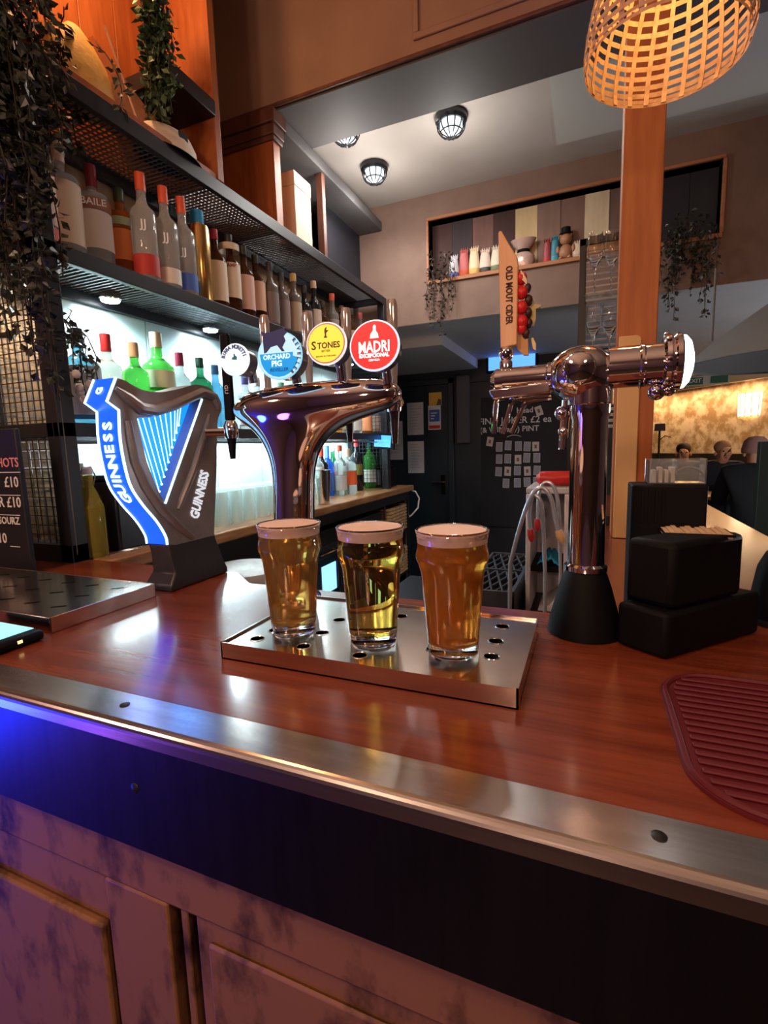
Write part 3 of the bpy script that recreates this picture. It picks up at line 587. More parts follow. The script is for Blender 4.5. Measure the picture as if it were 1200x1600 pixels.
for a,b in ss:
    A=hpx(*a)-X_*.012; B=hpx(*b)-X_*.012
    B=A+(B-A)
    so_=hp_.part('string',MB().tube([A,B],.0009,6),GLOWW)
    MB().ball(B,.0024,8).build('string_pin',GLOWW,so_,hp_.loc)
# glowing front band with lettering
fpts=[hpx(*c) for c in front]
m=MB()
for p in fpts: m.v+=[p+Vector((0,-.0012,0)),p+Vector((HX0-HX1,-.0012,0))]
m.f=[(2*i,2*i+1,2*i+3,2*i+2) for i in range(len(fpts)-1)]
hp_.part('front_band',m,GLOWB)
for dx in (0.0,HX0-HX1): hp_.part('band_edge',MB().tube([p+Vector((dx,-.0015,0)) for p in fpts],.0024,6),GLOWW)
def along(pts,d):
    for a,b in zip(pts,pts[1:]):
        l=(b-a).length
        if d<=l: return a+(b-a)*(d/l),(b-a).normalized()
        d-=l
    return pts[-1],(pts[-1]-pts[-2]).normalized()
m=MB(); mid=[p+Vector(((HX0-HX1)/2,-.003,0)) for p in fpts][::-1]
L=sum((b-a).length for a,b in zip(mid,mid[1:]))
word='GUINNESS'; d0=L*.30
for ch in word:
    w_={'I':.6}.get(ch,1.0)*.0195; p,tv=along(mid,d0+w_/2); m.text(ch,.031,p,tv,-X_,.0004,.0009); d0+=w_+.001
hp_.part('lettering',m,GLOWW)
m=MB(); p,tv=along(mid,L*.93); m.text('G',.02,p,tv,-X_,.0004,.0006); hp_.part('crest_mark',m,GLOWW)
A=hpx(742,1112); B=hpx(830,735); dv_=(B-A).normalized(); m=MB()
m.text('GUINNESS',.034,(A+B)/2+X_*.0015,dv_,X_.cross(dv_),.0004,.0012,sx=(B-A).length/.185*.98); hp_.part('lettering',m,mat('white_letters',(.9,.92,.95),.4,emit=(.8,.9,1),es=.5))
# flared foot
zt_=hpx(600,1258).z; f0,f1=hpx(575,1258).y,hpx(895,1258).y
rings=[(HX0-.006,HX1+.010,.694,.858,ZB),(HX0-.006,HX1+.010,.694,.858,ZB+.012),(HX0-.002,HX1+.006,.712,.85,ZB+.035),(HX0,HX1+.001,f0+.004,f1+.006,ZB+.07 if zt_>ZB+.08 else (ZB+zt_)/2),(HX0,HX1,f0,f1,zt_+.001)]
m=MB()
for x0,x1,y0,y1,z in rings: m.v+=[Vector((x0,y0,z)),Vector((x1,y0,z)),Vector((x1,y1,z)),Vector((x0,y1,z))]
for i in range(len(rings)-1):
    for k in range(4): m.f.append((4*i+k,4*i+(k+1)%4,4*i+4+(k+1)%4,4*i+4+k))
m.f+= [(3,2,1,0),tuple(range(4*len(rings)-4,4*len(rings)))]
hp_.part('foot',m,mat('pewter_dark',(.035,.035,.04),.35,.3),bevel=.004)
# its tap: black handle, chrome valve, black spout
ty=.86; q=ony(361,672,ty)
hp_.part('valve',MB().tube([(HX1,q.y-.03,q.z-.004),(q.x-.008,q.y,q.z-.004)],.010,14).lathe([(.013,-.018),(.016,-.006),(.015,.01),(.010,.02)],q,n=16),CHROME)
hp_.part('spout',MB().lathe([(.006,-.062),(.010,-.02),(.011,-.012)],q,n=14),BLACKP)
hd=hp_.part('tap_handle',MB().box(q.x-.011,q.x+.011,q.y-.006,q.y+.006,q.z+.02,q.z+.20),BLACKP,bevel=.004)
MB().text('GU',.013,(q.x,q.y-.0068,q.z+.085),-Z_,X_,.0003).build('lettering',CHALK,hd,hp_.loc)
# ================================================================== FOUR-TAP FONT
FY=.735
ff=T('four_tap_font','curved chrome T-shaped font carrying four round lit badges','beer font',(-.47,FY,ZB))
prof=[(432,487,905),(432,488,780),(431,488,750),(427,491,720),(417,503,692),(402,527,672),(386,562,659),(374,600,649),(368,620,640),(367,627,630),(371,628,620),(382,622,611),(405,608,603),(440,585,598),(475,540,596)]
m=MB(); n=28
for i,(xl,xr,y) in enumerate(prof):
    a,b=ony(xl,y,FY),ony(xr,y,FY); cx=(a.x+b.x)/2; rx=(b.x-a.x)/2; z=(a.z+b.z)/2
    if i==0: z=ZB
    ry=[.0335,.0335,.0335,.034,.035,.037,.040,.044,.047,.048,.046,.041,.032,.02,.008][i]
    for k in range(n):
        t=2*math.pi*k/n; c_,s_=math.cos(t),math.sin(t); e=.88 if rx>ry*1.6 else 1
        m.v.append(Vector((cx+rx*math.copysign(abs(c_)**e,c_),FY+ry*math.copysign(abs(s_)**e,s_),z)))
for i in range(len(prof)-1):
    for k in range(n): l=(k+1)%n; m.f.append((i*n+k,i*n+l,(i+1)*n+l,(i+1)*n+k))
m.f+=[tuple(reversed(range(n))),tuple(range((len(prof)-1)*n,len(prof)*n))]
o=ff.part('body',m,CHROME,ang=80); sm=o.modifiers.new('s','SUBSURF'); sm.levels=1; sm.render_levels=2
ff.part('foot_ring',MB().lathe([(.048,0),(.048,.006),(.042,.012),(.036,.014)],((ony(432,905,FY).x+ony(487,905,FY).x)/2,FY,ZB),n=32),CHROME)
def em(n,c,s): return mat('badge_'+n,tuple(k*.35 for k in c),.35,emit=c,es=s*.58)
BY=.672
def disc(c,ax,rx,d=.002,n=36):
    m=MB(); q=Vector(ax).normalized(); ux=q.cross(Z_).normalized()*-1; uy=ux.cross(q)*-1
    if uy.z<0: uy=-uy
    if ux.x<0: ux=-ux
    return m.prism([Vector(c)+ux*rx[0]*math.cos(2*math.pi*i/n)+uy*rx[1]*math.sin(2*math.pi*i/n) for i in range(n)],q*d),ux,uy,q
NB=Vector((.12,-1,.06))
def badge(px,py,rx,ry,name,ring,face):
    c=ony(px,py,BY)
    hs,ux,uy,q=disc(c-NB.normalized()*.034,NB,(rx*.88,ry*.88),.032)
    h=ff.part('lens_housing',hs,mat('housing_plastic',(.05,.05,.08),.25),bevel=.002)
    rm,_,_,_=disc(c-NB.normalized()*.003,NB,(rx,ry),.004); MB_=rm.build('lens_rim',ring,h,ff.loc,bevel=.0008)
    fc,_,_,_=disc(c+NB.normalized()*.0011,NB,(rx*.93,ry*.93),.0008); fo=fc.build('lens_face',face,h,ff.loc)
    top=c+q*.0021
    pst=ony(px+4,604,FY); ff.part('lens_stem',MB().tube([(c.x+.003,FY-.02,pst.z),(c.x+.001,FY-.025,c.z-ry*.2),c-q*.02],.008,12),CHROME)
    return h,top,ux,uy
WHT=em('white',(.85,.93,1),1.25)
def ink(n,c,e=0): return mat('ink_'+n,c,.5,emit=c,es=e) if e else mat('ink_'+n,c,.5)
def put(h,m,mt,name='lettering'): return m.build(name,mt,h,ff.loc)
# white badge
h,t,ux,uy=badge(367,562,.0265,.0262,'white',WHT,WHT)
m=MB()
for i,ch in enumerate('BIRRA MORETTI'):
    a=R(165-i*12.5); m.text(ch,.0085,t+NB*.0006+ux*.0200*math.cos(a)+uy*.0200*math.sin(a),ux*math.sin(a)-uy*math.cos(a),ux*math.cos(a)+uy*math.sin(a),.0002,.0004)
put(h,m,ink('navy',(.05,.12,.25)))
put(h,MB().prism([t+ux*x+uy*y for x,y in((-.004,0),(.005,-.001),(.005,.004),(.002,.006),(.001,.009),(-.001,.009),(-.001,.004),(-.004,.003))],-NB*.0003),ink('teal',(.0,.28,.26)),'emblem')
# blue and white badge with a pig silhouette crest
h,t,ux,uy=badge(437,556,.0385,.0375,'blue',em('paleblue',(.35,.75,1),1.1),em('palecyan',(.55,.85,1),1.1))
put(h,MB().prism([t+ux*x+uy*y for x,y in [(-.034,.004),(.024,.004),(.024,-.002)]+[(.033*math.cos(a),.033*math.sin(a)) for a in [R(-8-i*17) for i in range(10)]]],-NB*.0004),em('azure',(.0,.36,.85),1.0),'blue_field')
put(h,MB().prism([t+ux*x+uy*y for x,y in((-.026,.005),(-.028,.03),(-.031,.041),(-.024,.037),(-.014,.037),(.0,.040),(.012,.042),(.011,.037),(.016,.036),(.009,.029),(.012,.022),(.006,.012),(.010,.006),(.005,.006),(-.003,.016),(-.014,.014),(-.022,.006))],-NB*.0006),ink('navyb',(.01,.03,.16)),'emblem')
t2=t+NB*.0006
m=MB(); m.text('ORCHARD',.0105,t2+uy*-.002-ux*.004,ux,uy,.0003,.0002,sx=.92); m.text('PIG',.0125,t2-uy*.0125-ux*.004,ux,uy,.0003,.0003); put(h,m,ink('cyanw',(.6,.9,1),.7))
m=MB(); m.text('REVELLER',.0075,t2-uy*.022,ux,uy,.0003,.0001); put(h,m,ink('midblue',(.0,.16,.55)))
m=MB()
for i,ch in enumerate('REVELLER'):
    a=R(40-i*13); m.text(ch,.008,t2+ux*.0345*math.cos(a)+uy*.0335*math.sin(a),ux*math.sin(a)-uy*math.cos(a),ux*math.cos(a)+uy*math.sin(a),.0003,.0003)
put(h,m,ink('navyb',(.01,.03,.16)))
# yellow badge
h,t,ux,uy=badge(510,537,.0325,.0318,'yellow',em('offwhite',(1,.9,.85),1.1),em('cream_ring',(.75,.25,.22),.6))
put(h,disc(t,NB,(.0285,.0278),.0003)[0],em('yellow',(1,.72,.06),1.25),'yellow_field')
t2=t-NB*-.0008
m=MB(); m.text('S',.0175,t2-ux*.0195-uy*.003,ux,uy,.0003,.0003); m.text('TONES',.0125,t2+ux*.0045-uy*.0035,ux,uy,.0003,.0003,sx=.92); m.text('BITTER',.0045,t2-uy*.0115,ux,uy,.0003); m.text('BREWED IN YORKSHIRE',.003,t2-uy*.019,ux,uy,.0003)
put(h,m,ink('brown',(.10,.02,.01)))
put(h,MB().prism([t2+ux*x+uy*y for x,y in((-.003,.008),(.003,.008),(.001,.011),(.001,.015),(.005,.019),(.001,.019),(.002,.024),(-.001,.022),(-.002,.018),(-.001,.012))],-NB*.0003),ink('brown',(.10,.02,.01)),'emblem')
# red badge
h,t,ux,uy=badge(585,540,.0378,.0365,'red',em('whiteblue',(.8,.88,1),1.1),em('red',(.85,.03,.03),1.0))
m=MB(); t2=t+NB*.0004
m.text('MADRI',.0225,t2-uy*.003,ux,uy*1,.0003,.0004,sx=.70); m.text('EXCEPCIONAL',.0075,t2-uy*.0145,ux,uy,.0003,.0003,sx=.9); m.text('CERVEZA',.004,t2-uy*.021,ux,uy,.0003)
m.prism([t2+ux*x+uy*y for x,y in((-.006,.010),(.007,.010),(.006,.016),(.003,.020),(.003,.027),(.001,.029),(-.001,.027),(-.001,.021),(-.005,.016))],-NB*.0003)
put(h,m,ink('whiteglow',(1,.95,.95),1.0))
# tap levers and spouts on the barman's side
CLR=mat('clear_lever',(.75,.68,.62),.08,.7)
for px,yt in ((420,490),(485,486),(545,479),(616,466)):
    q=ony(px,625,.805); tz=ony(px,yt,.805).z
    tp=ff.part('tap_valve',MB().tube([(q.x,.75,q.z),(q.x,.805,q.z),(q.x,.82,q.z-.004)],[.010,.010,.012],14).lathe([(.012,-.02),(.014,-.008),(.013,.014),(.009,.022)],q,n=16),CHROME)
    MB().lathe([(.0055,.02),(.008,.07),(.0095,tz-q.z-.012),(.007,tz-q.z-.002),(0,tz-q.z)],q,n=16).build('lever',CLR,tp,ff.loc)
    MB().lathe([(.005,-.075),(.0085,-.026),(.0095,-.018)],q,n=14).build('spout',mat('spout_dark',(.09,.06,.05),.25,.7),tp,ff.loc)
# ================================================================== SINGLE CHROME TAP (right)
RY=.73; zc_=1.462
rt=T('single_tap_font','chrome pillar tap with horizontal barrel and tall wooden handle','beer font',(.0,RY,ZB))
rt.part('pillar',MB().lathe([(.0255,.09),(.0285,.0915),(.0285,.098),(.0245,.101),(.0235,.30),(.026,.305),(.027,.335)],(0,RY,ZB),n=40),CHROME)
rt.part('black_foot',MB().lathe([(.05,.0005),(.049,.01),(.043,.035),(.035,.066),(.029,.084),(.026,.0905)],(0,RY,ZB),n=36),BLACKP)
rt.part('joint',MB().ball((-.012,RY,zc_-.002),.038,32,(1.15,1,1)),CHROME)
rt.part('joint_collar',MB().lathe([(.026,-.012),(.029,-.01),(.029,.01),(.026,.012)],(-.0,RY,1.43),n=32),CHROME)
rt.part('dome_screw_cap',MB().lathe([(.021,0),(.021,.004),(.018,.010),(.008,.015),(0,.016)],(-.014,RY-.033,zc_+.002),(0.1,-1,0),24),CHROME)
rt.part('barrel',MB().lathe([(.0265,0),(.0265,.035),(.028,.037),(.028,.040),(.0265,.042),(.0265,.066)],(.022,RY,zc_+.003),X_,36),CHROME)
rt.part('flange',MB().lathe([(.030,0),(.034,.003),(.035,.008),(.033,.011),(.036,.014),(.036,.019),(.034,.021)],(.083,RY,zc_+.004),X_,36),CHROME)
for i in range(8):
    a=2*math.pi*i/8; rt.part('bolt',MB().ball((.088,RY+.0345*math.cos(a),zc_+.004+.0345*math.sin(a)),.004,8),CHROME)
rt.part('lit_lens',MB().lathe([(.033,0),(.032,.004),(.026,.009),(.014,.0125),(0,.0135)],(.1045,RY,zc_+.004),X_,32),mat('lens_glow',(.9,.95,1),.3,emit=(.85,.95,1),es=3.5))
rt.part('valve_knob',MB().ball((.078,RY-.008,zc_-.032),.0105,12).ball((.092,RY-.006,zc_-.030),.008,12),CHROME)
rt.part('spout_tube',MB().lathe([(.0165,0),(.0165,.062),(.0185,.064),(.0185,.070),(.012,.072)],(-.118,RY,zc_-.001),X_,28),CHROME)
rt.part('spout_head',MB().lathe([(.0,-.014),(.010,-.013),(.017,-.006),(.0175,.004)],(-.119,RY,zc_-.002),X_,28),CHROME)
rt.part('spout_tray',MB().prism([(-.134,RY-.014,1.447),(-.05,RY-.014,1.452),(-.05,RY-.014,1.438),(-.128,RY-.014,1.433)],(0,.028,0)),CHROME,bevel=.002)
for i,(x0,dx,zz) in enumerate(((-.124,-.004,1.434),(-.104,-.012,1.434),(-.088,-.016,1.434))):
    rt.part('pour_pipe',MB().tube([(-.05,RY-.006+.006*i,1.440-.004*i),(x0+.004,RY-.006+.006*i,1.436-.004*i),(x0,RY-.006+.006*i,1.430-.004*i),(x0+dx,RY-.006+.006*i,1.385)],.0038,8),CHROME)
rt.part('handle_ferrule',MB().lathe([(.009,0),(.009,.018),(.007,.021),(.010,.026),(.010,.034),(.008,.038)],(-.1115,RY,1.467),n=20),CHROME)
rt.part('bleed_valve',MB().tube([(-.03,RY+.012,1.43),(-.034,RY+.01,1.36)],.006,10).ball((-.036,RY+.005,1.41),.010,12).ball((-.034,RY+.005,1.385),.007,10),CHROME)
def wpx(cx,cy,Y=RY-.004): return ony(760+cx/7.27,340+cy/7.27,Y)
pad=[(135,165),(150,146),(170,150),(250,290),(345,440),(357,530),(352,900),(345,1440),(160,1478),(150,900),(140,600)]
ph=rt.part('wooden_handle',MB().prism([wpx(*c) for c in pad],(0,.013,0)),mat('handle_wood',(.68,.38,.14),.5,noise=((.82,.52,.24),(50,50,6),4,.3,.7)),bevel=.0015)
a_,b_=wpx(255,520,RY-.0046),wpx(255,1235,RY-.0046); dn=(b_-a_).normalized()
MB().text('OLD MOUT CIDER',.0125,(a_+b_)/2,dn,Vector((dn.z,0,-dn.x))*-1 if False else Vector((-dn.z,0,dn.x)),.0003,.0003,sx=(b_-a_).length/.113).build('lettering',mat('burnt_ink',(.05,.02,.01),.7),ph,rt.loc)
m=MB()
for cx,cy,r in ((395,690,.0085),(400,850,.0088),(400,1020,.0086),(402,1180,.0088),(400,1260,.007)): m.ball(wpx(cx,cy,RY+.004),r,14,(.95,.8,1.1))
rt.part('fruit_carving',m,mat('berry_red',(.55,.015,.012),.35,bump=.3))
m=MB()
for cx,cy,r in ((470,800,.006),(480,940,.007),(475,1080,.0065),(485,1200,.006),(450,1320,.007)): m.ball(wpx(cx,cy,RY+.008),r,12,(.8,.8,1.2))
rt.part('fruit_carving',m,mat('berry_dark',(.04,.01,.01),.4))
rt.part('fruit_carving',MB().prism([wpx(c[0],c[1],RY+.010) for c in((505,880),(530,930),(540,980),(625,990),(610,1015),(560,1035),(560,1150),(530,1230),(490,1230),(490,1050))],(0,.006,0)),mat('kiwi',(.45,.38,.16),.6))
rt.part('fruit_carving',MB().prism([wpx(c[0],c[1],RY+.006) for c in((410,1330),(470,1370),(475,1560),(420,1560),(350,1490),(345,1330))],(0,.008,0)),mat('handle_wood2',(.5,.27,.1),.5))
rt.part('fruit_carving',MB().prism([wpx(c[0],c[1],RY+.012) for c in((505,1370),(530,1360),(560,1430),(560,1510),(530,1490))],(0,.004,0)),mat('apple_cream',(.75,.6,.3),.5))
rt.part('fruit_carving',MB().prism([wpx(c[0],c[1],RY-.002) for c in((385,590),(415,620),(458,700),(458,755),(400,700))],(0,.004,0)),mat('apple_cream',(.75,.6,.3),.5))
# ================================================================== POST, PENDANT, CEILING LIGHTS
ps=T('timber_post','square orange timber post standing on the bar return','post',(.112,1.55,ZB))
ps.part('post_shaft',MB().box(.064,.158,1.50,1.60,ZB+.001,3.34),POSTW,bevel=.003)
c0=ony(970,526,1.488); c1=ony(997,526,1.488)
r_=.012; x0,x1,zt2=.068,.121,c0.z
cp=[(x0,1.486,ZB+.001),(x1,1.486,ZB+.001),(x1,1.486,zt2-r_)]+[(x1-r_+r_*math.cos(R(a)),1.486,zt2-r_+r_*math.sin(R(a))) for a in(30,60,90)]+[(x0,1.486,zt2)]
ps.part('cream_cover_board',MB().prism(cp,(0,.0135,0)),mat('cream_board',(.66,.43,.20),.55),bevel=.002)
# woven basket pendant
bx,by,bz0=.105,1.08,2.035
bpnd=T('basket_pendant','woven cane basket pendant lamp glowing warm above the bar','lamp',(bx,by,bz0))
CANE=mat('cane',(.42,.22,.09),.5,noise=((.62,.38,.18),(60,60,60),3,.3,.7))
pr_=[(.128,0),(.132,.02),(.131,.05),(.126,.09),(.117,.13),(.104,.17),(.086,.21),(.06,.245),(.03,.265)]
def rad(h):
    for (r0,h0),(r1,h1) in zip(pr_,pr_[1:]):
        if h0<=h<=h1: return r0+(r1-r0)*(h-h0)/(h1-h0)
    return pr_[-1][0]
tilt=Matrix.Rotation(R(4),3,'Y')
m=MB()
for i in range(26):
    a=2*math.pi*i/26
    for j in range(len(pr_)-1):
        (r0,h0),(r1,h1)=pr_[j],pr_[j+1]; ww_=.0042
        t=Vector((-math.sin(a),math.cos(a),0)); d=Vector((math.cos(a),math.sin(a),0))
        q=[d*r0-t*ww_+Z_*h0,d*r0+t*ww_+Z_*h0,d*r1+t*ww_*r1/.13+Z_*h1,d*r1-t*ww_*r1/.13+Z_*h1]
        m.add([Vector((bx,by,bz0))+tilt@v for v in q]+[Vector((bx,by,bz0))+tilt@(v-d*.0012) for v in q],[(0,1,2,3),(7,6,5,4),(0,4,5,1),(2,6,7,3),(1,5,6,2),(0,3,7,4)])
bpnd.part('cane_rib',m,CANE,smooth=False)
m=MB()
for h in [0,.008,.02,.034,.05,.066,.083,.1,.118,.136,.155,.175,.195,.215,.24]:
    r0=rad(h); n=40; hw=.0042 if h>.01 else .003
    for i in range(n):
        a,b=2*math.pi*i/n,2*math.pi*(i+1)/n; o1=.0016*(1 if i%2 else -1)
        q=[Vector((r0*math.cos(a)*1.008,r0*math.sin(a)*1.008,h-hw)),Vector((r0*math.cos(b)*1.008,r0*math.sin(b)*1.008,h-hw)),Vector((r0*math.cos(b)*1.002,r0*math.sin(b)*1.002,h+hw)),Vector((r0*math.cos(a)*1.002,r0*math.sin(a)*1.002,h+hw))]
        m.add([Vector((bx,by,bz0))+tilt@v for v in q],[(0,1,2,3)])
bpnd.part('woven_band',m,CANE,smooth=False)
bpnd.part('bulb',MB().ball((bx,by,bz0+.15),.032,16,(1,1,1.2)),mat('warm_bulb',(1,.8,.5),.3,emit=(1,.6,.22),es=14))
bpnd.part('bulb_holder',MB().lathe([(.018,.19),(.02,.25),(.006,.27),(.0035,.28),(.0035,1.31)],(bx,by,bz0),n=14),BLACKM)
light('basket_bulb','POINT',(bx,by,bz0+.15),7,(1,.58,.26),.035)
# caged ceiling lights
for k,(px,py,lab,en) in enumerate(((540,212,'caged round ceiling light next to the cupboard header',6),(705,200,'caged round ceiling light standing apart from the other two',7),(585,275,'caged round ceiling light close to the bulkhead corner',6))):
    q=onz(px,py,2.80); cl=T('ceiling_light',lab,'ceiling light',(q.x,q.y,2.85),'caged ceiling lights')
    c=Vector((q.x,q.y,2.849))
    cl.part('base_ring',MB().lathe([(.072,0),(.072,-.02),(.06,-.03),(.055,-.028)],c,n=32),mat('gunmetal',(.05,.05,.055),.3,.8))
    cl.part('glass_dome',MB().lathe([(.05,-.028),(.05,-.05),(.042,-.066),(.025,-.076),(0,-.079)],c,n=28),mat('dome_glow',(.8,.85,.9),.3,emit=(.75,.88,1),es=1.6))
    cl.part('lamp',MB().ball(c+Vector((0,0,-.06)),.022,12),mat('led_core',(1,1,1),.3,emit=(.85,.94,1),es=40))
    m=MB()
    for i in range(6):
        a=math.pi*i/6; d=Vector((math.cos(a),math.sin(a),0))
        m.tube([c+d*(.066*math.cos(t))+Z_*(-.028-.062*math.sin(t)) for t in [math.pi*j/10 for j in range(11)]],.003,6)
    m.tube([c+Vector((.05*math.cos(i*math.pi/10),.05*math.sin(i*math.pi/10),-.068)) for i in range(20)],.003,6,True)
    cl.part('cage',m,mat('gunmetal',(.05,.05,.055),.3,.8))
    light('ceiling_lamp','POINT',(q.x,q.y,2.60),en*.45,(1,.95,.9),.04)
    light('ceiling_lamp','SPOT',(q.x,q.y,2.755),en*1.7,(1,.95,.9),.04,None,172)
# ================================================================== REAR WALL: CHALKBOARD, CARDS, NOTICES, TV
YW=4.5
b0_=ony(752,622,YW); b1_=ony(884,822,YW)
cbd=T('chalkboard','large black wall chalkboard with a handwritten card-game offer','chalkboard',((b0_.x+b1_.x)/2,YW-.01,b1_.z))
cbd.part('slate',MB().box(b0_.x,b1_.x,YW-.018,YW-.002,b1_.z,b0_.z),BOARD)
cbd.part('board_frame',MB().box(b0_.x-.02,b1_.x+.02,YW-.024,YW-.002,b0_.z,b0_.z+.02).box(b0_.x-.02,b0_.x,YW-.024,YW-.002,b1_.z,b0_.z).box(b1_.x,b1_.x+.02,YW-.024,YW-.002,b1_.z,b0_.z).box(b0_.x-.02,b1_.x+.02,YW-.024,YW-.002,b1_.z-.02,b1_.z),BLACKM)
m=MB()
for tx,px,py,s in (('Head',820,641,.058),('FIND JOKER £2 ea',803,657,.070),('(& WIN any) PINT',795,671,.058)):
    q=ony(px,py,YW-.019); m.text(tx,s*1.15,q,X_,Z_,.0006,.0008)
q=ony(803,682,YW-.019); m.tube([q+X_*(i*.01)+Z_*(.012-.0004*i*i) for i in range(-6,7)],.003,4)
cbd.part('lettering',m,CHALK)
CBACK=mat('card_back',(.30,.31,.40),.6,noise=((.42,.42,.5),(160,160,160),2,.4,.6)); CFACE=mat('card_face',(.72,.64,.58),.6)
PIP=mat('pip',(.25,.12,.12),.6)
rows=[((540,415),(582,408),(630,411),(671,413),(711,413)),((540,472),(580,470),(628,474),(669,466),(716,466)),((537,531),(580,529),(625,526),(672,528),(717,525)),((572,585),(625,583),(671,580),(715,578))]
face={(0,4),(1,2),(2,1),(2,3)}
words=['top row','second row','third row','bottom row']
def card(px,py,rot,fc,lab):
    q=ony(px,py,YW-.0215); c=T('playing_card',lab,'playing card',q,'playing cards pinned to the chalkboard')
    ux=Vector((math.cos(rot),0,math.sin(rot))); uz=Vector((-math.sin(rot),0,math.cos(rot)))
    c.part('card_stock',MB().obox(q,ux*.0285,(0,.0022,0),uz*.041),CFACE)
    if fc: c.part('pip_print',MB().obox(q-Y_*.0026,ux*.010,(0,.0003,0),uz*.016),PIP)
    else: c.part('back_print',MB().obox(q-Y_*.0026,ux*.0245,(0,.0003,0),uz*.037),CBACK)
for r,row in enumerate(rows):
    for i,(cx,cy) in enumerate(row):
        fc=(r,i) in face
        card(600+cx/3,560+cy/3,R(random.uniform(-4,4)),fc,('face-up' if fc else 'face-down blue-backed')+' playing card pinned in the '+words[r]+' of cards on the chalkboard')
card(842,642,R(18),True,'tilted face-up playing card beside the chalked word Head')
card(765.5,690,R(-10),True,'tilted face-up playing card beside the top row of cards')
def paper(x0,y0,x1,y1,lab,Y=4.45,lines=True):
    a,b=ony(x0,y0,Y),ony(x1,y1,Y); p=T('notice',lab,'notice',((a.x+b.x)/2,Y,b.z),'notices on the rear door')
    p.part('sheet',MB().box(a.x,b.x,Y-.002,Y+.002,b.z,a.z),WHITE)
    if lines:
        m=MB()
        for i in range(9):
            z=a.z-(a.z-b.z)*(.1+.09*i); m.box(a.x+(b.x-a.x)*.14,a.x+(b.x-a.x)*random.uniform(.6,.86),Y-.0026,Y-.002,z-.003,z+.003)
        p.part('print',m,mat('grey_print',(.5,.46,.47),.7))
    return p,a,b
paper(636,630,662,679,'white typed notice pinned level with the yellow sticker on the rear door')
paper(637,690,663,739,'white typed notice pinned below another one on the rear door')
paper(606,659,630,718,'white ruled form hanging beside the door near the blue tablet')
p,a,b=paper(669,634,689,671,'blue and red safety notice on the rear door',lines=False)
p.part('blue_field',MB().box(a.x+.01,b.x-.01,4.447,4.4476,b.z+.075,a.z-.04),mat('sign_blue',(.03,.12,.42),.5))
p.part('red_band',MB().box(a.x+.008,b.x-.008,4.447,4.4476,b.z+.01,b.z+.04),mat('sign_red',(.55,.03,.03),.5))
m=MB(); 
for i in range(3): m.box(a.x+.025,a.x+.025+(.06,.04,.03)[i],4.4464,4.4469,a.z-.075-.025*i,a.z-.065-.025*i)
p.part('print',m,WHITE)
p,a,b=paper(670,614,690,633,'yellow sticker above the blue safety notice on the rear door',lines=False)
p.part('yellow_field',MB().box(a.x+.001,b.x-.001,4.447,4.4476,b.z+.001,a.z-.001),mat('sign_yellow',(.75,.45,.06),.5))
p.part('dark_motif',MB().prism([(b.x-.05,4.4464,b.z+.001),(b.x-.002,4.4464,b.z+.001),(b.x-.002,4.4464,b.z+.05),(b.x-.03,4.4464,b.z+.06)],(0,.0005,0)),mat('sign_brown',(.12,.06,.03),.5))
a,b=ony(763,545,4.42),ony(836,573,4.42)
tv=T('television','small wall television with a bright blue screen above the chalkboard','television',((a.x+b.x)/2,4.45,b.z))
tv.part('casing',MB().box(a.x-.02,b.x+.02,4.43,4.497,b.z-.02,a.z+.02),BLACKP,bevel=.004)
tv.part('screen',MB().box(a.x,b.x,4.427,4.43,b.z,a.z),mat('tv_screen',(.05,.15,.5),.2,emit=(.08,.25,1),es=1.6))
# ================================================================== NICHE CONTENTS
def bag(px,w,h,c1,c2,lab,pleat=True,Y=3.033):
    q=ony(px,400,Y); z=nz0+.0005; x=q.x
    t=T('snack_bag',lab,'bag',(x,Y,z),'little bags in the niche')
    t.part('pouch',MB().lathe([(w*.8,0),(w,.01),(w*1.02,h*.4),(w*.85,h*.75),(w*.72,h*.86)],(x,Y,z),n=16,sy=.55),mat('bag_%.2f_%.2f_%.2f'%c1,c1,.5,bump=.3))
    m=MB(); n=9
    for i in range(n-1):
        x0=x+w*(-.85+1.7*i/(n-1)); x1=x+w*(-.85+1.7*(i+1)/(n-1)); a=.006*(1 if i%2 else -1); hh=h*(1+.06*(i%2))
        m.add([(x0*.9+x*.1,Y,z+h*.85),(x1*.9+x*.1,Y,z+h*.85),(x1,Y-a,z+hh),(x0,Y+a,z+hh)],[(0,1,2,3)])
    t.part('crimped_top',m,mat('bag_%.2f_%.2f_%.2f'%c1,c1,.5))
    t.part('base_band',MB().lathe([(w*.82,.001),(w*1.03,.011),(w*1.04,h*.25)],(x,Y,z),n=16,sy=.57,cap=False),mat('bag_%.2f_%.2f_%.2f'%c2,c2,.5))
bag(709,.030,.13,(.62,.62,.66),(.1,.12,.4),'white snack bag with blue base in the niche')
bag(725,.030,.155,(.5,.12,.12),(.6,.1,.03),'dark red snack bag with red base in the niche')
bag(741,.031,.155,(.72,.58,.38),(.65,.42,.12),'cream snack bag with mustard base in the niche')
bag(758,.032,.135,(.68,.55,.46),(.05,.04,.04),'cream snack bag with black base in the niche')
bag(776,.034,.14,(.62,.58,.44),(.16,.2,.1),'pale snack bag with dark green base in the niche')
q=ony(818,385,3.035); z=nz0
hg=T('tied_sweet_bag','pink foil bag tied with a black bow in the middle of the niche','bag',(q.x,3.035,z))
hg.part('foil',MB().lathe([(.05,.0),(.062,.03),(.06,.06),(.03,.085),(.028,.095),(.055,.12),(.072,.15)],(q.x,3.035,z),n=20,sy=.6,cap=False),mat('pink_foil',(.6,.4,.34),.25,.3,bump=.5))
hg.part('bow',MB().lathe([(.032,.082),(.036,.09),(.032,.098)],(q.x,3.035,z),n=16,sy=.7),BLACKP)
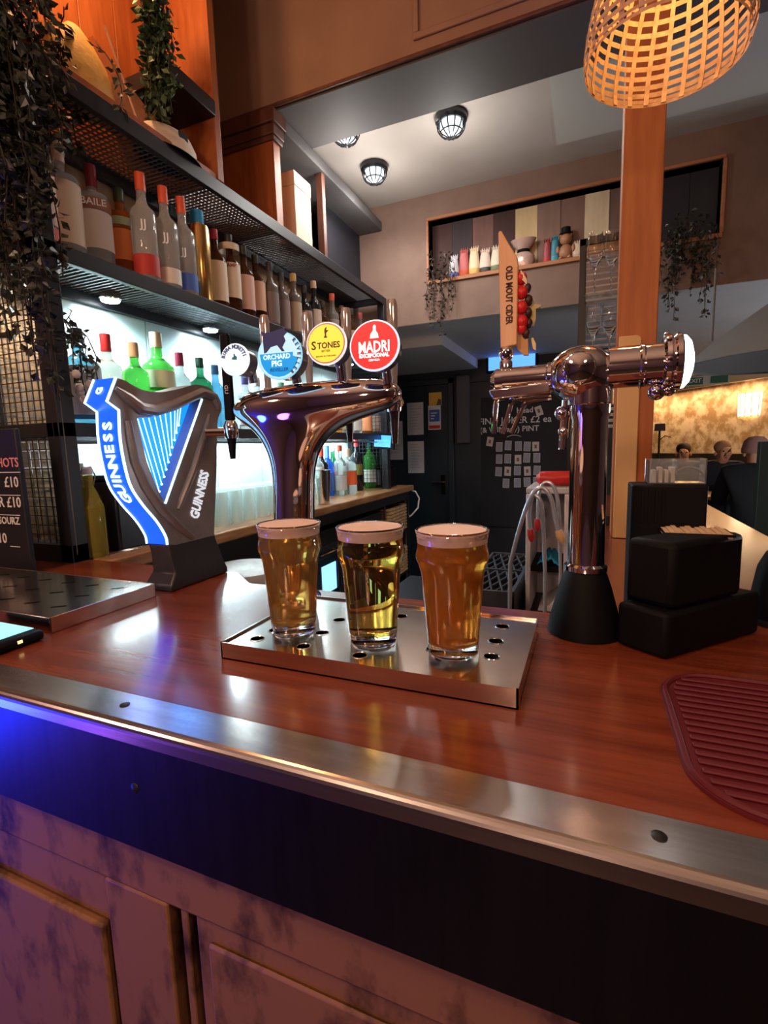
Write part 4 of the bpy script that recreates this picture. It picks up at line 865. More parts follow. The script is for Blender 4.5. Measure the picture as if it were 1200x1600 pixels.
bag(855,.021,.13,(.3,.05,.06),(.45,.03,.05),'maroon and red bag at the pale plank in the niche')
bag(867,.021,.135,(.03,.22,.30),(.05,.3,.4),'teal bag between the maroon bag and the bear figure')
q=ony(884,385,3.035); x=q.x
br=T('bear_figure','brown bear figure with black top hat on the niche shelf','figurine',(x,3.035,z))
m=MB().ball((x,3.035,z+.045),.042,14,(.9,.7,1.05)).ball((x,3.03,z+.112),.032,14,(1,.85,.95)).ball((x-.026,3.035,z+.138),.011,8).ball((x+.026,3.035,z+.138),.011,8).ball((x-.022,3.015,z+.012),.014,8,(1,1.3,.8)).ball((x+.022,3.015,z+.012),.014,8,(1,1.3,.8)).ball((x-.04,3.025,z+.06),.013,8,(.8,.8,1.6)).ball((x+.04,3.025,z+.06),.013,8,(.8,.8,1.6))
br.part('bear_body',m,mat('bear_brown',(.36,.17,.09),.45))
br.part('top_hat',MB().lathe([(.036,.138),(.036,.142),(.024,.142),(.025,.172),(0,.172)],(x,3.035,z),n=16),BLACKP)
bag(902,.026,.09,(.62,.5,.38),(.55,.42,.3),'small cream pouch beside the bear figure in the niche')
# ================================================================== PLANTS
def plant(name,lab,base,strands,leafm,ls=.018,dens=14,bush=0,group=None,flowers=None):
    t=T(name,lab,'plant',base,group); st=MB(); lf=MB()
    def leaf(p,d,s):
        d=d.normalized(); u=d.cross(Vector((random.uniform(-1,1),random.uniform(-1,1),random.uniform(-1,1)))); u=u.normalized() if u.length>1e-3 else d.orthogonal().normalized(); nn=d.cross(u)
        lf.add([p,p+d*s*.5+u*s*.34+nn*s*.08,p+d*s,p+d*s*.5-u*s*.34+nn*s*.08],[(0,1,2),(0,2,3)])
    for pts in strands:
        pts=[Vector(p) for p in pts]; st.tube(pts,.0016,4)
        for a,b in zip(pts,pts[1:]):
            k=max(1,int((b-a).length*dens*10))
            for i in range(k):
                p=a.lerp(b,random.random()); d=Vector((random.uniform(-1,1),random.uniform(-1,1),random.uniform(-1.2,.4)))
                leaf(p+d*.006,d,ls*random.uniform(.6,1.25))
    t.part('stems',st,STEM); o=t.part('foliage',lf,leafm,smooth=False); o['kind']='stuff'
    return t
def hang(p,l,sp=.03,n=6,drift=(0,0,0)):
    p=Vector(p); o=[p]; a=random.uniform(0,6.28); v=Vector((math.cos(a)*sp,math.sin(a)*sp,.01))
    for i in range(1,n+1):
        k=i/n; o.append(p+v*min(1,k*2.5)+Vector(drift)*k+Vector((random.uniform(-.008,.008),random.uniform(-.008,.008),-l*k**1.25)))
    return o
# ivy trailing over the near end of the shelving, in front of the end post
st=[]
for i in range(72):
    X=random.uniform(-1.36,-1.165); yb=random.uniform(.70,.86); zz=random.uniform(2.28,2.62)
    st.append(hang((X,yb,zz),random.uniform(.25,.62) if X<-1.2 else random.uniform(.2,.42),.035))
for i in range(26):
    st.append(hang((random.uniform(-1.36,-1.2),random.uniform(.82,1.04),random.uniform(2.34,2.52)),random.uniform(.1,.24),.05))
for i in range(6): st.append(hang((random.uniform(-1.3,-1.19),random.uniform(.765,.805),2.2),random.uniform(.5,.75),.02))
iv=plant('ivy','big dark trailing ivy spilling over the near end of the shelving',(-1.3,.85,S2),st,LEAFD,.027,13)
iv.part('planter',MB().box(-1.40,-1.28,.83,.99,S2+.001,S2+.09),BLACKM,bevel=.004)
q=onx(246,80,-1.21); st=[hang((-1.21+random.uniform(-.04,.02),q.y+random.uniform(-.03,.03),2.74+random.uniform(-.08,.06)),random.uniform(.15,.40),.02) for i in range(30)]
gp_=plant('trailing_plant','green trailing houseplant hanging from the small high shelf',(-1.21,q.y,2.545),st,LEAF,.026,13)
gp_.part('pot',MB().lathe([(.03,.001),(.04,.06),(.042,.07),(.036,.07)],(-1.30,1.34,2.545),n=18),BLACKM)
q=onx(120,600,-1.225); st=[hang((-1.225+random.uniform(-.015,.02),q.y+random.uniform(-.03,.03),1.72+random.uniform(-.04,.03)),random.uniform(.1,.22),.025) for i in range(9)]
fl=plant('artificial_spray','small leafy spray with white blooms hanging by the shelf post',(-1.225,q.y,S0),st,LEAFD,.022,8)
m=MB()
for i in range(7): m.ball((-1.215+random.uniform(-.015,.02),q.y+random.uniform(-.02,.03),1.53+random.uniform(-.03,.05)),.011,8)
fl.part('blooms',m,mat('bloom',(.6,.55,.5),.7))
a=ony(688,430,2.95); st=[hang((a.x+random.uniform(-.07,.07),2.975+random.uniform(-.03,.04),nz0+random.uniform(-.01,.16)),random.uniform(.12,.36),.03) for i in range(20)]
plant('trailing_plant','dark brown trailing plant drooping from the end of the niche by the bags',(a.x,2.99,nz0),st,mat('leaf_brown',(.03,.02,.014),.5,noise=((.09,.055,.04),(50,50,50),2,.4,.6)),.022,10)
a=ony(1078,370,2.95); st=[hang((a.x+random.uniform(-.11,.11),2.96+random.uniform(-.03,.03),nz0+random.uniform(-.02,.12)),random.uniform(.15,.40),.03) for i in range(26)]
plant('trailing_plant','dark green trailing plant drooping from the black-backed end of the niche',(a.x,2.99,nz0),st,LEAFD,.026,9)
# ================================================================== ON THE BAR: MAT, PHONE, PRICE BOARD
RUB=mat('red_rubber',(.115,.008,.016),.55)
mt_=T('bar_mat','dark red ribbed rubber bar mat with rounded corner on the bar top','bar mat',(.30,.50,ZB))
mx0,mx1,my0,my1=.078,.455,.385,.622
mt_.part('mat_base',MB().prism([(x,y,ZB+.0004) for x,y in rrect(mx0,mx1,my0,my1,.055,8)],(0,0,.003)),RUB)
mt_.part('mat_rim',MB().tube([(x,y,ZB+.0042) for x,y in rrect(mx0+.004,mx1-.004,my0+.004,my1-.004,.052,8)],.0028,6,True),RUB)
m=MB(); rb=MB()
for i in range(17):
    y=my0+.022+i*.0121; dx=.0
    if y<my0+.055: dx=.055-math.sqrt(max(0,.055**2-(my0+.055-y)**2))
    if y>my1-.055: dx=.055-math.sqrt(max(0,.055**2-(y-my1+.055)**2))
    rb=MB().box(mx0+.012+dx,mx1-.012-dx,y-.0028,y+.0028,ZB+.0034,ZB+.0062)
    mt_.part('rib',rb,RUB,bevel=.0012)
ph_=T('smartphone','black phone or card reader with lit cyan screen lying by the slotted tray','phone',(-.82,.416,ZB))
ph_.part('casing',MB().box(-.90,-.742,.382,.449,ZB+.0003,ZB+.0165),BLACKP,bevel=.006)
ph_.part('screen',MB().box(-.893,-.760,.388,.444,ZB+.0166,ZB+.0174),mat('phone_screen',(.3,.7,.8),.15,emit=(.25,.75,.95),es=.9))
ph_.part('side_button',MB().box(-.7425,-.7405,.410,.416,ZB+.008,ZB+.012),mat('amber_led',(.9,.6,.3),.3,emit=(1,.7,.3),es=1))
pb=T('price_board','black chalk price board for shots standing by the mesh panel','sign',(-1.32,.705,ZB))
q0,q1=ony(42,875,.70),ony(35,668,.70)
bl,brx=-1.46,-1.178; bt=q1.z
pb.part('slate',MB().box(bl,brx,.70,.712,ZB+.001,bt),BOARD,bevel=.003)
pb.part('easel_leg',MB().box(-1.34,-1.30,.712,.722,ZB+.001,bt-.06),BLACKM)
def row(t,py,s,mt2,px=27):
    q=ony(px,py,.698); return MB().text(t,s,Vector((q.x,.6992,q.z)),X_,Z_,.0004,.0003,align='RIGHT').build('lettering',mt2,pb.e,pb.loc)
row('SHOTS',723,.030,CHALKP,28); row('£10',754,.034,CHALK,28); row('2 FOR £10',786,.034,CHALK,32); row('SOURZ',815,.024,CHALK,30); row('£10',842,.034,CHALK,10)
for py in (738,774,805,854):
    q=ony(20,py,.698); pb.part('chalk_rule',MB().box(q.x-.09 if py<850 else q.x-.010,q.x+.025,.6985,.6995,q.z-.0008,q.z+.0008),CHALK)
jr=T('juice_jar','glass jar of orange juice behind the end mesh panel','jar',(-1.30,.90,zc))
jr.part('jar_glass',MB().lathe([(0,0),(.036,0),(.038,.01),(.038,.20),(.03,.225),(.03,.25)],(-1.30,.905,zc),n=24,cap=False),THING,ang=60)
jr.part('juice',MB().lathe([(0,.004),(.035,.004),(.0355,.12),(0,.12)],(-1.30,.905,zc),n=24),mat('orange_juice',(.8,.36,.03),.4,emit=(.8,.3,.02),es=.0))
# ================================================================== CADDY GROUP ON THE BAR CORNER
f_=onz(1040,1034,ZB); l_=onz(900,985,ZB); r2=onz(1186,990,ZB)
e1=(l_-f_); e2=(r2-f_); bkp=f_+e1+e2
cx_=(f_+bkp)/2
cd_=T('bar_caddy','large black plastic bar caddy on the bar corner beside the chrome tap','caddy',cx_)
def cp2(u,v,z): p=f_+e1*u+e2*v; return Vector((p.x,p.y,z))
def cbox(u0,u1,v0,v1,z0,z1): 
    return MB().prism([cp2(u0,v0,z0),cp2(u1,v0,z0),cp2(u1,v1,z0),cp2(u0,v1,z0)],(0,0,z1-z0))
cd_.part('base_tray',cbox(0,.52,0,1,ZB+.0005,ZB+.06),BLACKP,bevel=.006)
cd_.part('body',cbox(.03,.52,.07,.80,ZB+.0605,ZB+.145),BLACKP,bevel=.008)
zt3=onz(1040,752,1.3); 
pq=ony(987,755,.80); pr3=ony(1108,752,.80)
tb0=cd_.part('tall_holder',MB().box(pq.x,pr3.x,.80,.875,ZB+.0005,pq.z-.003),BLACKP,bevel=.003)
for i in range(5):
    x=pq.x+.006+i*.009; MB().box(x-.0015,x+.0015,.7975,.80,ZB+.15,pq.z-.008).build('rib',BLACKP,tb0,cd_.loc)
s0_,s1_=ony(1037,835,.74),ony(1152,832,.74)
fb=cd_.part('napkin_box',MB().box(s0_.x,s1_.x,.74,.795,ZB+.1455,s0_.z-.001),BLACKP,bevel=.002)
m=MB()
for i in range(13):
    x=s0_.x+.005+i*(s1_.x-s0_.x-.008)/12.5
    m.box(x-.0028,x+.0028,.744,.791,s0_.z-.004,s0_.z+.002+.0015*(i%3))
m.build('napkins',mat('napkin_cream',(.66,.48,.30),.7),fb,cd_.loc,smooth=False)
def dome(px,py,Y,r,h,lab):
    q=ony(px,py,Y); t=T('dome_holder',lab,'holder',(q.x,Y,ZB),'black dome holders')
    t.part('shell',MB().lathe([(r*1.15,.0005),(r*1.12,.01),(r,h*.4),(r*.85,h*.75),(r*.6,h*.94),(r*.2,h)],(q.x,Y,ZB),n=28),BLACKP)
    t.part('rim',MB().lathe([(r*1.18,.0005),(r*1.2,.004),(r*1.15,.009)],(q.x,Y,ZB),n=28),BLACKM)
dome(1222,920,.855,.036,.11,'black dome-shaped holder on the bar beside the caddy box')
# clear acrylic holder on top of the tall black holder
az=pq.z-.0025; ax0,ax1=ony(1012,745,.82).x,ony(1103,745,.82).x
ac=T('acrylic_box','clear acrylic box on top of the tall black caddy holder','acrylic box',((ax0+ax1)/2,.835,az))
ac.part('walls',MB().box(ax0,ax1,.815,.8165,az,az+.036).box(ax0,ax1,.858,.8595,az,az+.036).box(ax0,ax0+.0015,.8165,.858,az,az+.036).box(ax1-.0015,ax1,.8165,.858,az,az+.036).box(ax0,ax1,.8165,.858,az,az+.0015),THING,smooth=False)
ac.part('divider',MB().box((ax0+ax1)/2-.001,(ax0+ax1)/2+.001,.817,.8575,az+.002,az+.035),THING,smooth=False)
m=MB()
for i in range(4): m.box(ax0+.006+i*.008,ax0+.011+i*.008,.82,.85,az+.002,az+.02+.004*(i%2))
ac.part('sachets',m,mat('sachet',(.7,.6,.55),.6),smooth=False)
m=MB(); cxx=ax0+(ax1-ax0)*.72
m.tube([(cxx+.020*math.cos(t),.822,az+.004+.020*math.sin(t)) for t in [math.pi*i/10 for i in range(11)]],.0016,6)
ac.part('wire_hoop',m,CHROME)
tk=ony(1104,775,.80)
# ================================================================== SLATTED RACK WITH GLASSES (behind the post)
fY=1.72; a=ony(906,374,fY); w_=.16
rk=T('slatted_rack','black-framed slatted panel standing behind the timber post','rack',(a.x+w_/2,fY,ZB))
zt4=a.z
rk.part('frame',MB().box(a.x,a.x+.02,fY,fY+.03,ZB+.001,zt4).box(a.x+w_-.014,a.x+w_,fY,fY+.03,ZB+.001,zt4).box(a.x,a.x+w_,fY,fY+.03,zt4-.022,zt4).box(a.x,a.x+w_,fY,fY+.03,ZB+.001,ZB+.03),BLACKM,bevel=.002)
for i in range(30):
    z=zt4-.05-i*.018
    rk.part('slat',MB().obox((a.x+w_/2,fY+.016,z),(w_/2-.0145,0,0),(0,.011,.003),(0,-.0006,.0022)),mat('slat_grey',(.5,.5,.52),.4))
rk.part('top_board',MB().box(a.x+.0145,a.x+w_-.0145,fY+.006,fY+.02,zt4-.036,zt4-.0185),CREAMB)
WG=[(.0,0),(.030,0),(.031,.002),(.006,.006),(.0038,.012),(.0038,.07),(.010,.08),(.030,.105),(.036,.13),(.034,.16),(.031,.175),(.030,.175),(.035,.13),(.029,.107),(.008,.083),(0,.081)]
wgm=None
for i,(px,py) in enumerate(((938,528),(953,516),(945,470),(957,450))):
    q=ony(px,py,1.66); z_=q.z if i<2 else q.z
    pass
st4=T('glass_shelf','narrow clear glass shelves in front of the slatted panel','shelf',(a.x+.085,1.675,ZB))
shz=[1.60,1.80]
for z in shz: st4.part('glass_plate',MB().box(a.x+.018,a.x+.15,1.63,1.719,z-.005,z),THING)
for xx in (a.x+.02,a.x+.148): st4.part('upright',MB().box(xx-.003,xx+.003,1.705,1.711,ZB+.001,1.80),BLACKM)
for z in shz:
    for j,(dx,yy) in enumerate(((.045,1.655),(.09,1.665),(.128,1.65))):
        t=T('wine_glass','clear stemmed wine glass on the %s glass shelf before the slatted panel'%('lower' if z<1.7 else 'upper'),'wine glass',(a.x+dx,yy,z+.0003),'wine glasses behind the post')
        if wgm is None:
            o=MB().lathe([(r*.62,h) for r,h in WG],(0,0,0),n=18,cap=False).build('glass_body',GLASS,t.e,ang=60); wgm=o.data
        else:
            o=bpy.data.objects.new('glass_body',wgm); C.objects.link(o); o.parent=t.e
# ================================================================== UNDERBAR: WORKTOP, RACK, HOSES, WHITE MACHINE
uz=.93
uw=T('underbar_worktop','dark steel underbar worktop behind the drip tray','worktop',(-.2,1.15,0))
uw.part('worktop',MB().box(-.56,.0,.86,1.55,uz-.03,uz),mat('dark_steel',(.02,.021,.026),.35,.6),bevel=.004)
for x in(-.54,-.04):
    for y in(.88,1.51): uw.part('leg',MB().box(x,x+.03,y,y+.03,0,uz-.03),BLACKM)
g0=onz(757,925,uz+.08); g1=onz(812,925,uz+.08); g2=onz(832,868,uz+.08); g3=onz(768,866,uz+.08)
gc=(g0+g1+g2+g3)/4
grk=T('glass_rack','black lattice glass rack on the underbar worktop','glass rack',(gc.x,gc.y,uz))
gx0,gx1,gy0,gy1=min(g0.x,g3.x),max(g1.x,g2.x)-.01,g0.y,g2.y
gz0,gz1=uz+.0005,uz+.085
grk.part('rack_frame',MB().box(gx0,gx1,gy0,gy0+.008,gz0,gz1).box(gx0,gx1,gy1-.008,gy1,gz0,gz1).box(gx0,gx0+.008,gy0,gy1,gz0,gz1).box(gx1-.008,gx1,gy0,gy1,gz0,gz1).box(gx0,gx1,(gy0+gy1)/2-.004,(gy0+gy1)/2+.004,gz0+.03,gz1),mat('rack_grey',(.035,.037,.045),.4),bevel=.001)
m=MB(); nn=5
for i in range(nn):
    for j in range(4):
        x=gx0+(gx1-gx0)*(i+.5)/nn; y=gy0+(gy1-gy0)*(j+.5)/4; hx=(gx1-gx0)/nn/2; hy=(gy1-gy0)/8
        m.tube([(x-hx,y-hy,gz1-.006),(x+hx,y+hy,gz1-.006)],.003,5); m.tube([(x+hx,y-hy,gz1-.006),(x-hx,y+hy,gz1-.006)],.003,5)
grk.part('lattice',m,mat('rack_grey',(.035,.037,.045),.4))
HOSE=mat('hose_grey',(.55,.60,.68),.25,.6); REDN=mat('nozzle_red',(.45,.03,.03),.4)
wm0=onz(826,905,uz); 
wmY=1.28
w0,w1=ony(822,772,wmY),ony(884,890,wmY)
wm=T('ice_machine','white open-fronted drinks machine with blue cloth inside behind the hoses','machine',((w0.x+w1.x)/2,wmY+.1,uz))
WPL=mat('white_plastic',(.62,.58,.60),.45)
wm.part('side_panel',MB().box(w0.x,w0.x+.012,wmY,wmY+.2,uz+.001,w0.z),WPL,bevel=.002)
wm.part('side_panel',MB().box(w1.x-.006,w1.x+.006,wmY,wmY+.2,uz+.001,w0.z),WPL,bevel=.002)
wm.part('back_panel',MB().box(w0.x+.012,w1.x-.006,wmY+.19,wmY+.2,uz+.001,w0.z),WPL)
wm.part('top_panel',MB().box(w0.x,w1.x+.006,wmY,wmY+.2,w0.z+.0005,w0.z+.016),mat('grey_lid2',(.42,.46,.5),.4),bevel=.003)
wm.part('tray',MB().box(w0.x+.0125,w1.x-.0065,wmY+.01,wmY+.18,uz+.11,uz+.125),BLACKP)
wm.part('lower_bin',MB().prism([(w0.x+.03,wmY+.02,uz+.002),(w1.x-.008,wmY+.02,uz+.002),(w1.x-.008,wmY+.02,uz+.06),(w0.x+.06,wmY+.02,uz+.02)],(0,.14,0)),mat('bin_white',(.7,.7,.72),.4))
bcl=T('blue_cloth','folded bright blue cloth on the shelf of the white machine','cloth',((w0.x+w1.x)/2,wmY+.08,uz+.125))
m=MB(); n1=10
for i in range(n1+1):
    for j in range(6):
        x=w0.x+.03+(w1.x-w0.x-.05)*i/n1; y=wmY+.015+.13*j/5; m.v.append(Vector((x,y,uz+.127+.022*math.sin(math.pi*i/n1)*(.7+.3*math.sin(i*2.1+j*1.3)))))
for i in range(n1):
    for j in range(5): m.f.append((i*6+j,(i+1)*6+j,(i+1)*6+j+1,i*6+j+1))
o=bcl.part('cloth_fold',m,mat('cloth_blue',(.02,.36,.62),.8)); so=o.modifiers.new('t','SOLIDIFY'); so.thickness=.003; so.offset=1
rdq=w0.z+.0167
rd=T('red_bottle','red squeeze bottle with white cap lying on the white machine','squeeze bottle',((w0.x+w1.x)/2,wmY+.06,rdq))
rd.part('bottle_body',MB().lathe([(.008,-.01),(.018,0),(.019,.008),(.019,.075),(.012,.085)],(w0.x+.03,wmY+.05,rdq+.0195),X_,20),mat('sauce_red',(.5,.02,.02),.35))
rd.part('cap',MB().lathe([(.010,.085),(.008,.10),(0,.101)],(w0.x+.03,wmY+.05,rdq+.0195),X_,14),WHITE)
def hose(pts,Y,r,lab,noz,group='chrome swan-neck hoses'):
    P=[ony(px,py,Y) for px,py in pts]
    # smooth
    for _ in range(3):
        Q=[P[0]]
        for a_,b_ in zip(P,P[1:]): Q+=[a_.lerp(b_,.25),a_.lerp(b_,.75)]
        P=Q+[P[-1]]
    P[0].z=uz
    P=[p for p in P if p.z>=uz]
    t=T('swan_neck_hose',lab,'hose',(P[0].x,Y,uz),group)
    t.part('tube',MB().tube(P,r,10),HOSE)
    d=(P[-1]-P[-2]).normalized(); e=P[-1]
    t.part('nozzle',MB().lathe([(r*1.6,0),(r*1.9,.012),(r*1.5,.024),(r*.8,.03)],e-d*.002,d,14),noz)
    t.part('collar',MB().lathe([(.016,.0003),(.016,.006),(r*1.3,.012)],(P[0].x,Y,uz),n=16),BLACKM)
hose([(797,882),(810,830),(828,775),(845,758),(862,775),(868,815),(873,830)],1.12,.0048,'tall grey swan-neck hose with tan tip behind the glass rack',mat('nozzle_tan',(.6,.4,.2),.5))
hose([(852,900),(848,800),(844,778),(832,772),(826,800),(829,828)],1.16,.0045,'swan-neck hose with red nozzle facing the side of the white machine',REDN)
hose([(876,900),(874,790),(865,755),(848,752),(841,775),(840,812)],1.21,.0042,'swan-neck hose with red nozzle hanging over the blue cloth',REDN)
# ================================================================== DINING SIDE
SHG=mat('shade_grey',(.16,.155,.15),.6)
q=ony(1066,584,2.7); sc=Vector((q.x+.47,2.7,q.z+.035))
cs=T('cone_pendant','large grey conical pendant shade hanging over the dining side','lamp',sc)
cs.part('shade',MB().lathe([(.47,-.012),(.47,0),(.30,.135),(.14,.25),(.10,.26),(.097,.255),(.136,.243),(.296,.128),(.462,-.004),(.462,-.012)],sc,n=56,cap=False),SHG,ang=50)
cs.part('collar',MB().lathe([(.10,.245),(.10,.32),(.03,.36),(.006,.37),(.006,2.12-sc.z-.001)],sc,n=24),mat('glow_tinted_collar',(.62,.30,.14),.4,.4))  # orange colour paints a warm glow onto the collar
cs.part('pull_rod',MB().tube([sc+Vector((-.36,.0,.10)),sc+Vector((-.36,.0,2.118-sc.z))],.005,8),SHG)
q=onz(1188,632,1.72); dl=T('drum_pendant','bright wire drum pendant glowing before the patterned wall','lamp',(q.x,q.y,q.z-.12))
dl.part('shade',MB().lathe([(.20,-.12),(.21,.12)],q,n=32,cap=False),mat('drum_glow',(1,.9,.7),.5,emit=(1,.80,.48),es=3.2))
m=MB()
for i in range(20):
    a_=2*math.pi*i/20; m.tube([q+Vector((.205*math.cos(a_),.205*math.sin(a_),-.13)),q+Vector((.215*math.cos(a_),.215*math.sin(a_),.13))],.004,5)
dl.part('wire_cage',m,mat('brass_wire',(.5,.3,.1),.4,.7))
dl.part('cord',MB().tube([q+Z_*.12,(q.x,q.y,2.118)],.006,6),BLACKM)
q=onz(1105,594,1.99)
ex=T('exit_sign','small green emergency exit sign under the low ceiling','sign',(q.x,q.y,q.z-.05))
ex.part('sign_panel',MB().box(q.x-.20,q.x+.20,q.y,q.y+.02,q.z-.05,q.z+.05),mat('sign_pale',(.45,.48,.45),.5))
ex.part('green_field',MB().box(q.x-.19,q.x-.04,q.y-.003,q.y,q.z-.04,q.z+.035).box(q.x+.03,q.x+.19,q.y-.003,q.y,q.z-.035,q.z+.04),mat('sign_green',(.02,.10,.05),.5))
ex.part('lettering',MB().text('EXIT',.06,(q.x-.115,q.y-.004,q.z),X_,Z_,.0005,.001),CHALK)
ex.part('hanger',MB().box(q.x-.15,q.x-.14,q.y+.005,q.y+.012,q.z+.05,2.119).box(q.x+.14,q.x+.15,q.y+.005,q.y+.012,q.z+.05,2.119),mat('sign_pale',(.45,.48,.45),.5))
a=ony(1189,690,3.3)
struct('trim_5',MB().box(a.x,a.x+.5,3.3,3.36,0,a.z),mat('partition_green',(.02,.035,.03),.5),bevel=.004)
# table and seated drinkers
tp=ony(1136,752,5.35); TZ=.86
dt=T('dining_table','round dark-legged table with orange wooden top among the drinkers','table',(tp.x,5.35,0))
dt.part('tabletop',MB().lathe([(.36,0),(.37,.01),(.37,.03),(.36,.035)],(tp.x+.03,5.35,TZ-.035),n=36),mat('table_orange',(.5,.19,.06),.35))
dt.part('pedestal',MB().lathe([(.24,0),(.22,.03),(.05,.06),(.04,.8),(.12,.824)],(tp.x+.03,5.35,.0005),n=20),BLACKM)
bq=(tp.x-.06,5.15,TZ+.0003)
tbt=T('table_bottle','small bottle with white label standing on the round table','bottle',bq)
tbt.part('glass_body',MB().lathe([(0,0),(.03,0),(.03,.12),(.012,.16),(.012,.22),(0,.22)],bq,n=16),BR,ang=50)
tbt.part('paper_label',MB().lathe([(.031,.03),(.031,.10)],bq,n=16,cap=False),WHITE)
tbt.part('cap',MB().lathe([(.0135,.20),(.0135,.225),(0,.226)],bq,n=12),WHITE)
SKIN=mat('skin',(.62,.30,.17),.55,sss=.1)
def skinobj(name,vs,es,rs,m,parent,off,lv=2):
    me=bpy.data.meshes.new(name); me.from_pydata([tuple(Vector(v)) for v in vs],es,[]); me.materials.append(m)
    o=bpy.data.objects.new(name,me); C.objects.link(o); o.parent=parent
    md=o.modifiers.new('skin','SKIN'); md.use_smooth_shade=True
    for i,r in enumerate(rs):
        d=me.skin_vertices[0].data[i]; d.radius=(r if isinstance(r,tuple) else (r,r)); d.use_root=(i==0)
    s_=o.modifiers.new('sub','SUBSURF'); s_.levels=lv; s_.render_levels=lv
    return o
def person(px,py,Y,face,lab,top,hair=None,hat=None,lean=.1,beard=False,seat=.46):
    """seated figure; (px,py) is the head centre, face the heading of the face (radians, 0=+X)"""
    hq=ony(px,py,Y); base=Vector((hq.x,Y,0)); t=T('person',lab,'person',base,'seated drinkers')
    hz=hq.z; fw=Vector((math.cos(face),math.sin(face),0)); sd=Vector((-fw.y,fw.x,0))
    hd=Vector((0,0,hz)); nk=hd-Z_*.125-fw*.025; ch=nk-Z_*.10-fw*.04; wa=ch-Z_*.26-fw*lean*.6; pv=Vector((wa.x,wa.y,seat+.10))-fw*.03
    V=[pv,wa,ch,nk,hd-Z_*.085+fw*.005,hd-Z_*.03+fw*.008,hd+Z_*.05]; Rr=[(.15,.12),(.135,.105),(.165,.115),(.052,.052),(.05,.056),(.066,.076),(.06,.072)]
    E_=[(0,1),(1,2),(2,3),(3,4),(4,5),(5,6)]
    V.append(hd-Z_*.03+fw*.10); Rr.append(.012); E_.append((5,7))
    arms=[]
    for s in(-1,1):
        sh=ch+sd*s*.185+Z_*.045; el=sh-Z_*.25+fw*.08+sd*s*.05; wr=Vector((el.x,el.y,0))+fw*.24-sd*s*.12+Z_*(TZ+.045)
        el.z=max(el.z,TZ+.03) if False else el.z
        k=len(V); V+=[sh,el,wr,wr+fw*.05,wr+fw*.10-sd*s*.01]; Rr+=[.062,.046,.03,(.04,.02),(.036,.015)]
        E_+=[(2,k),(k,k+1),(k+1,k+2),(k+2,k+3),(k+3,k+4)]; arms.append((sh,el,wr))
        for fi in range(4):
            kk=len(V); b_=wr+fw*.10+sd*(-.024+.016*fi); V+=[b_+fw*.03-Z_*.003,b_+fw*(.055-.006*abs(fi-1.5))-Z_*.015]; Rr+=[.009,.008]; E_+=[(k+4,kk),(kk,kk+1)]
        kk=len(V); V.append(wr+fw*.07+sd*(-s)*.045); Rr.append(.010); E_.append((k+3,kk))
    legs=[]
    for s in(-1,1):
        hp2=pv+sd*s*.09-Z_*.04; kn=hp2+fw*.40+Z_*.02; kn.z=seat+.05; an=Vector((kn.x,kn.y,.09)); toe=Vector((an.x,an.y,.035))+fw*.15
        k=len(V); V+=[hp2,kn,an,toe]; Rr+=[.09,.062,.042,(.042,.03)]; E_+=[(0,k),(k,k+1),(k+1,k+2),(k+2,k+3)]; legs.append((hp2,kn,an))
    skinobj('body',V,E_,Rr,SKIN,t.e,t.loc)
    JV=[pv-Z_*.02,wa,ch,nk+Z_*.005]; JR=[(.172,.142),(.158,.13),(.19,.138),(.072,.072)]; JE=[(0,1),(1,2),(2,3)]
    for sh,el,wr in arms:
        k=len(JV); JV+=[sh,el,wr-fw*.01]; JR+=[.08,.063,.046]; JE+=[(2,k),(k,k+1),(k+1,k+2)]
    skinobj('jacket',JV,JE,JR,top,t.e,t.loc)
    TV=[pv-Z_*.03]; TR=[(.168,.138)]; TE=[]
    for a_,b_,c_ in legs:
        k=len(TV); TV+=[a_,b_,c_]; TR+=[.105,.078,.058]; TE+=[(0,k),(k,k+1),(k+1,k+2)]
    skinobj('trousers',TV,TE,TR,mat('denim_dark',(.01,.011,.018),.8),t.e,t.loc)
    L=t.loc
    if hair: MB().ball(L+hd+Z_*.035-fw*.022,.083,18,(.9,.9,.85)).build('hair',hair,t.e,t.loc)
    if hat:
        MB().lathe([(.088,-.02),(.091,.0),(.09,.03),(.08,.07),(.05,.10),(0,.108)],L+hd+Z_*.01-fw*.01,n=24).build('knit_hat',hat,t.e,t.loc)
        MB().lathe([(.091,-.03),(.095,-.015),(.095,.012),(.091,.02)],L+hd+Z_*.01-fw*.01,n=24).build('hat_cuff',hat,t.e,t.loc)
    m=MB()
    for s in(-1,1): m.ball(L+hd-Z_*.005+fw*.074+sd*s*.028,.008,8)
    m.build('eyes',mat('eye_dark',(.02,.015,.01),.3),t.e,t.loc)
    m=MB()
    for s in(-1,1): m.ball(L+hd-Z_*.03+sd*s*.07,.02,8,(.6,.6,1))
    m.build('ears',SKIN,t.e,t.loc)
    MB().ball(L+hd-Z_*.07+fw*.066,.018,8,(1,1,.35)).build('mouth',mat('lip',(.4,.14,.1),.6),t.e,t.loc)
    # seat
    s_=T('stool','black padded stool under a seated drinker','stool',base+(pv-Z_*pv.z),'stools of the seated drinkers')
    c=base+Vector((pv.x,pv.y,0))
    s_.part('seat',MB().lathe([(.17,seat-.075),(.18,seat-.06),(.18,seat-.045),(.165,seat-.035)],c,n=24),BLACKP)
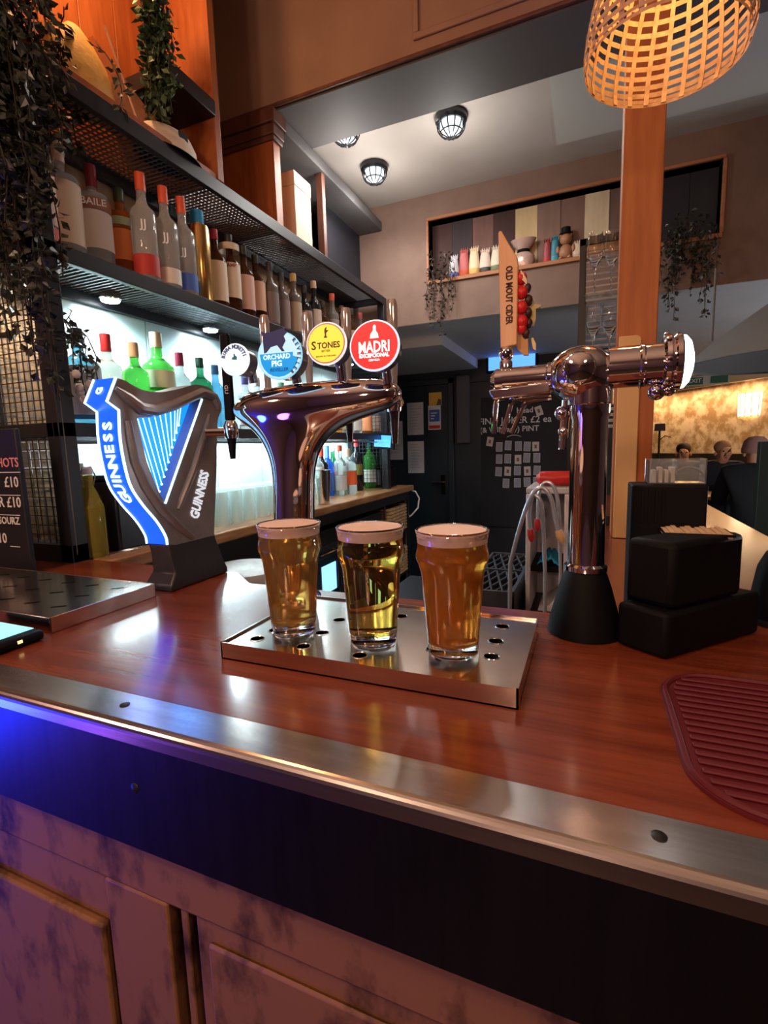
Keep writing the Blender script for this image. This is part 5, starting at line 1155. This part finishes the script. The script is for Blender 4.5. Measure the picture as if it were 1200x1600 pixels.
    for i in range(4):
        a_=math.pi/4+i*math.pi/2; s_.part('leg',MB().tube([c+Vector((.12*math.cos(a_),.12*math.sin(a_),seat-.075)),c+Vector((.17*math.cos(a_),.17*math.sin(a_),.0))],.012,6),BLACKM)
NAV=mat('jacket_navy',(.010,.010,.02),.8); BLK=mat('jacket_black',(.006,.006,.008),.8)
person(1130,704,5.85,R(-78),'person in dark hoodie facing the bar, hands on the round table',NAV,hair=mat('hair_grey',(.4,.2,.1),.8),lean=.2)
person(1180,704,4.85,R(82),'person in black coat and knitted hat sitting with back to the bar',BLK,hat=mat('hat_pink',(.34,.17,.14),.9))
person(1068,706,6.42,R(-95),'person with dark hair bent forward behind the acrylic box',mat('jacket_brown',(.10,.06,.04),.8),hair=mat('hair_dark',(.04,.02,.012),.7),lean=.2)
# little lamp and books on the bench ledge
q=ony(1031,668,6.8)
sl_=T('small_lamp','small table lamp with square black shade before the patterned wall','lamp',(q.x,6.8,.80))
sl_.part('shade',MB().prism([(q.x-.055,6.75,q.z-.04),(q.x+.055,6.75,q.z-.04),(q.x+.05,6.75,q.z+.045),(q.x-.05,6.75,q.z+.045)],(0,.1,0)),mat('shade_black',(.03,.01,.008),.6))
sl_.part('stem',MB().tube([(q.x,6.8,q.z-.04),(q.x,6.8,.84)],.012,8).tube([(q.x,6.8,q.z-.15),(q.x+.06,6.8,q.z-.10),(q.x+.12,6.8,q.z-.12)],.006,6),mat('iron',(.03,.02,.015),.5,.5))
sl_.part('base',MB().lathe([(.09,0),(.07,.03),(.015,.06)],(q.x,6.8,.8005),n=18),mat('iron',(.03,.02,.015),.5,.5))
sd_=T('sideboard','dark wooden sideboard under the small table lamp','sideboard',(q.x,6.85,0))
sd_.part('carcass',MB().box(q.x-.28,q.x+.08,6.65,7.0,.05,.78),DWOOD,bevel=.004)
sd_.part('top',MB().box(q.x-.3,q.x+.10,6.63,7.02,.7805,.80),DWOOD,bevel=.004)
for dx in(-.27,-.09): 
    dd=sd_.part('door',MB().box(q.x+dx,q.x+dx+.16,6.635,6.6495,.08,.74),DWOOD,bevel=.003)
    MB().ball((q.x+dx+.08,6.625,.5),.012,8).build('knob',CHROME,dd,sd_.loc)
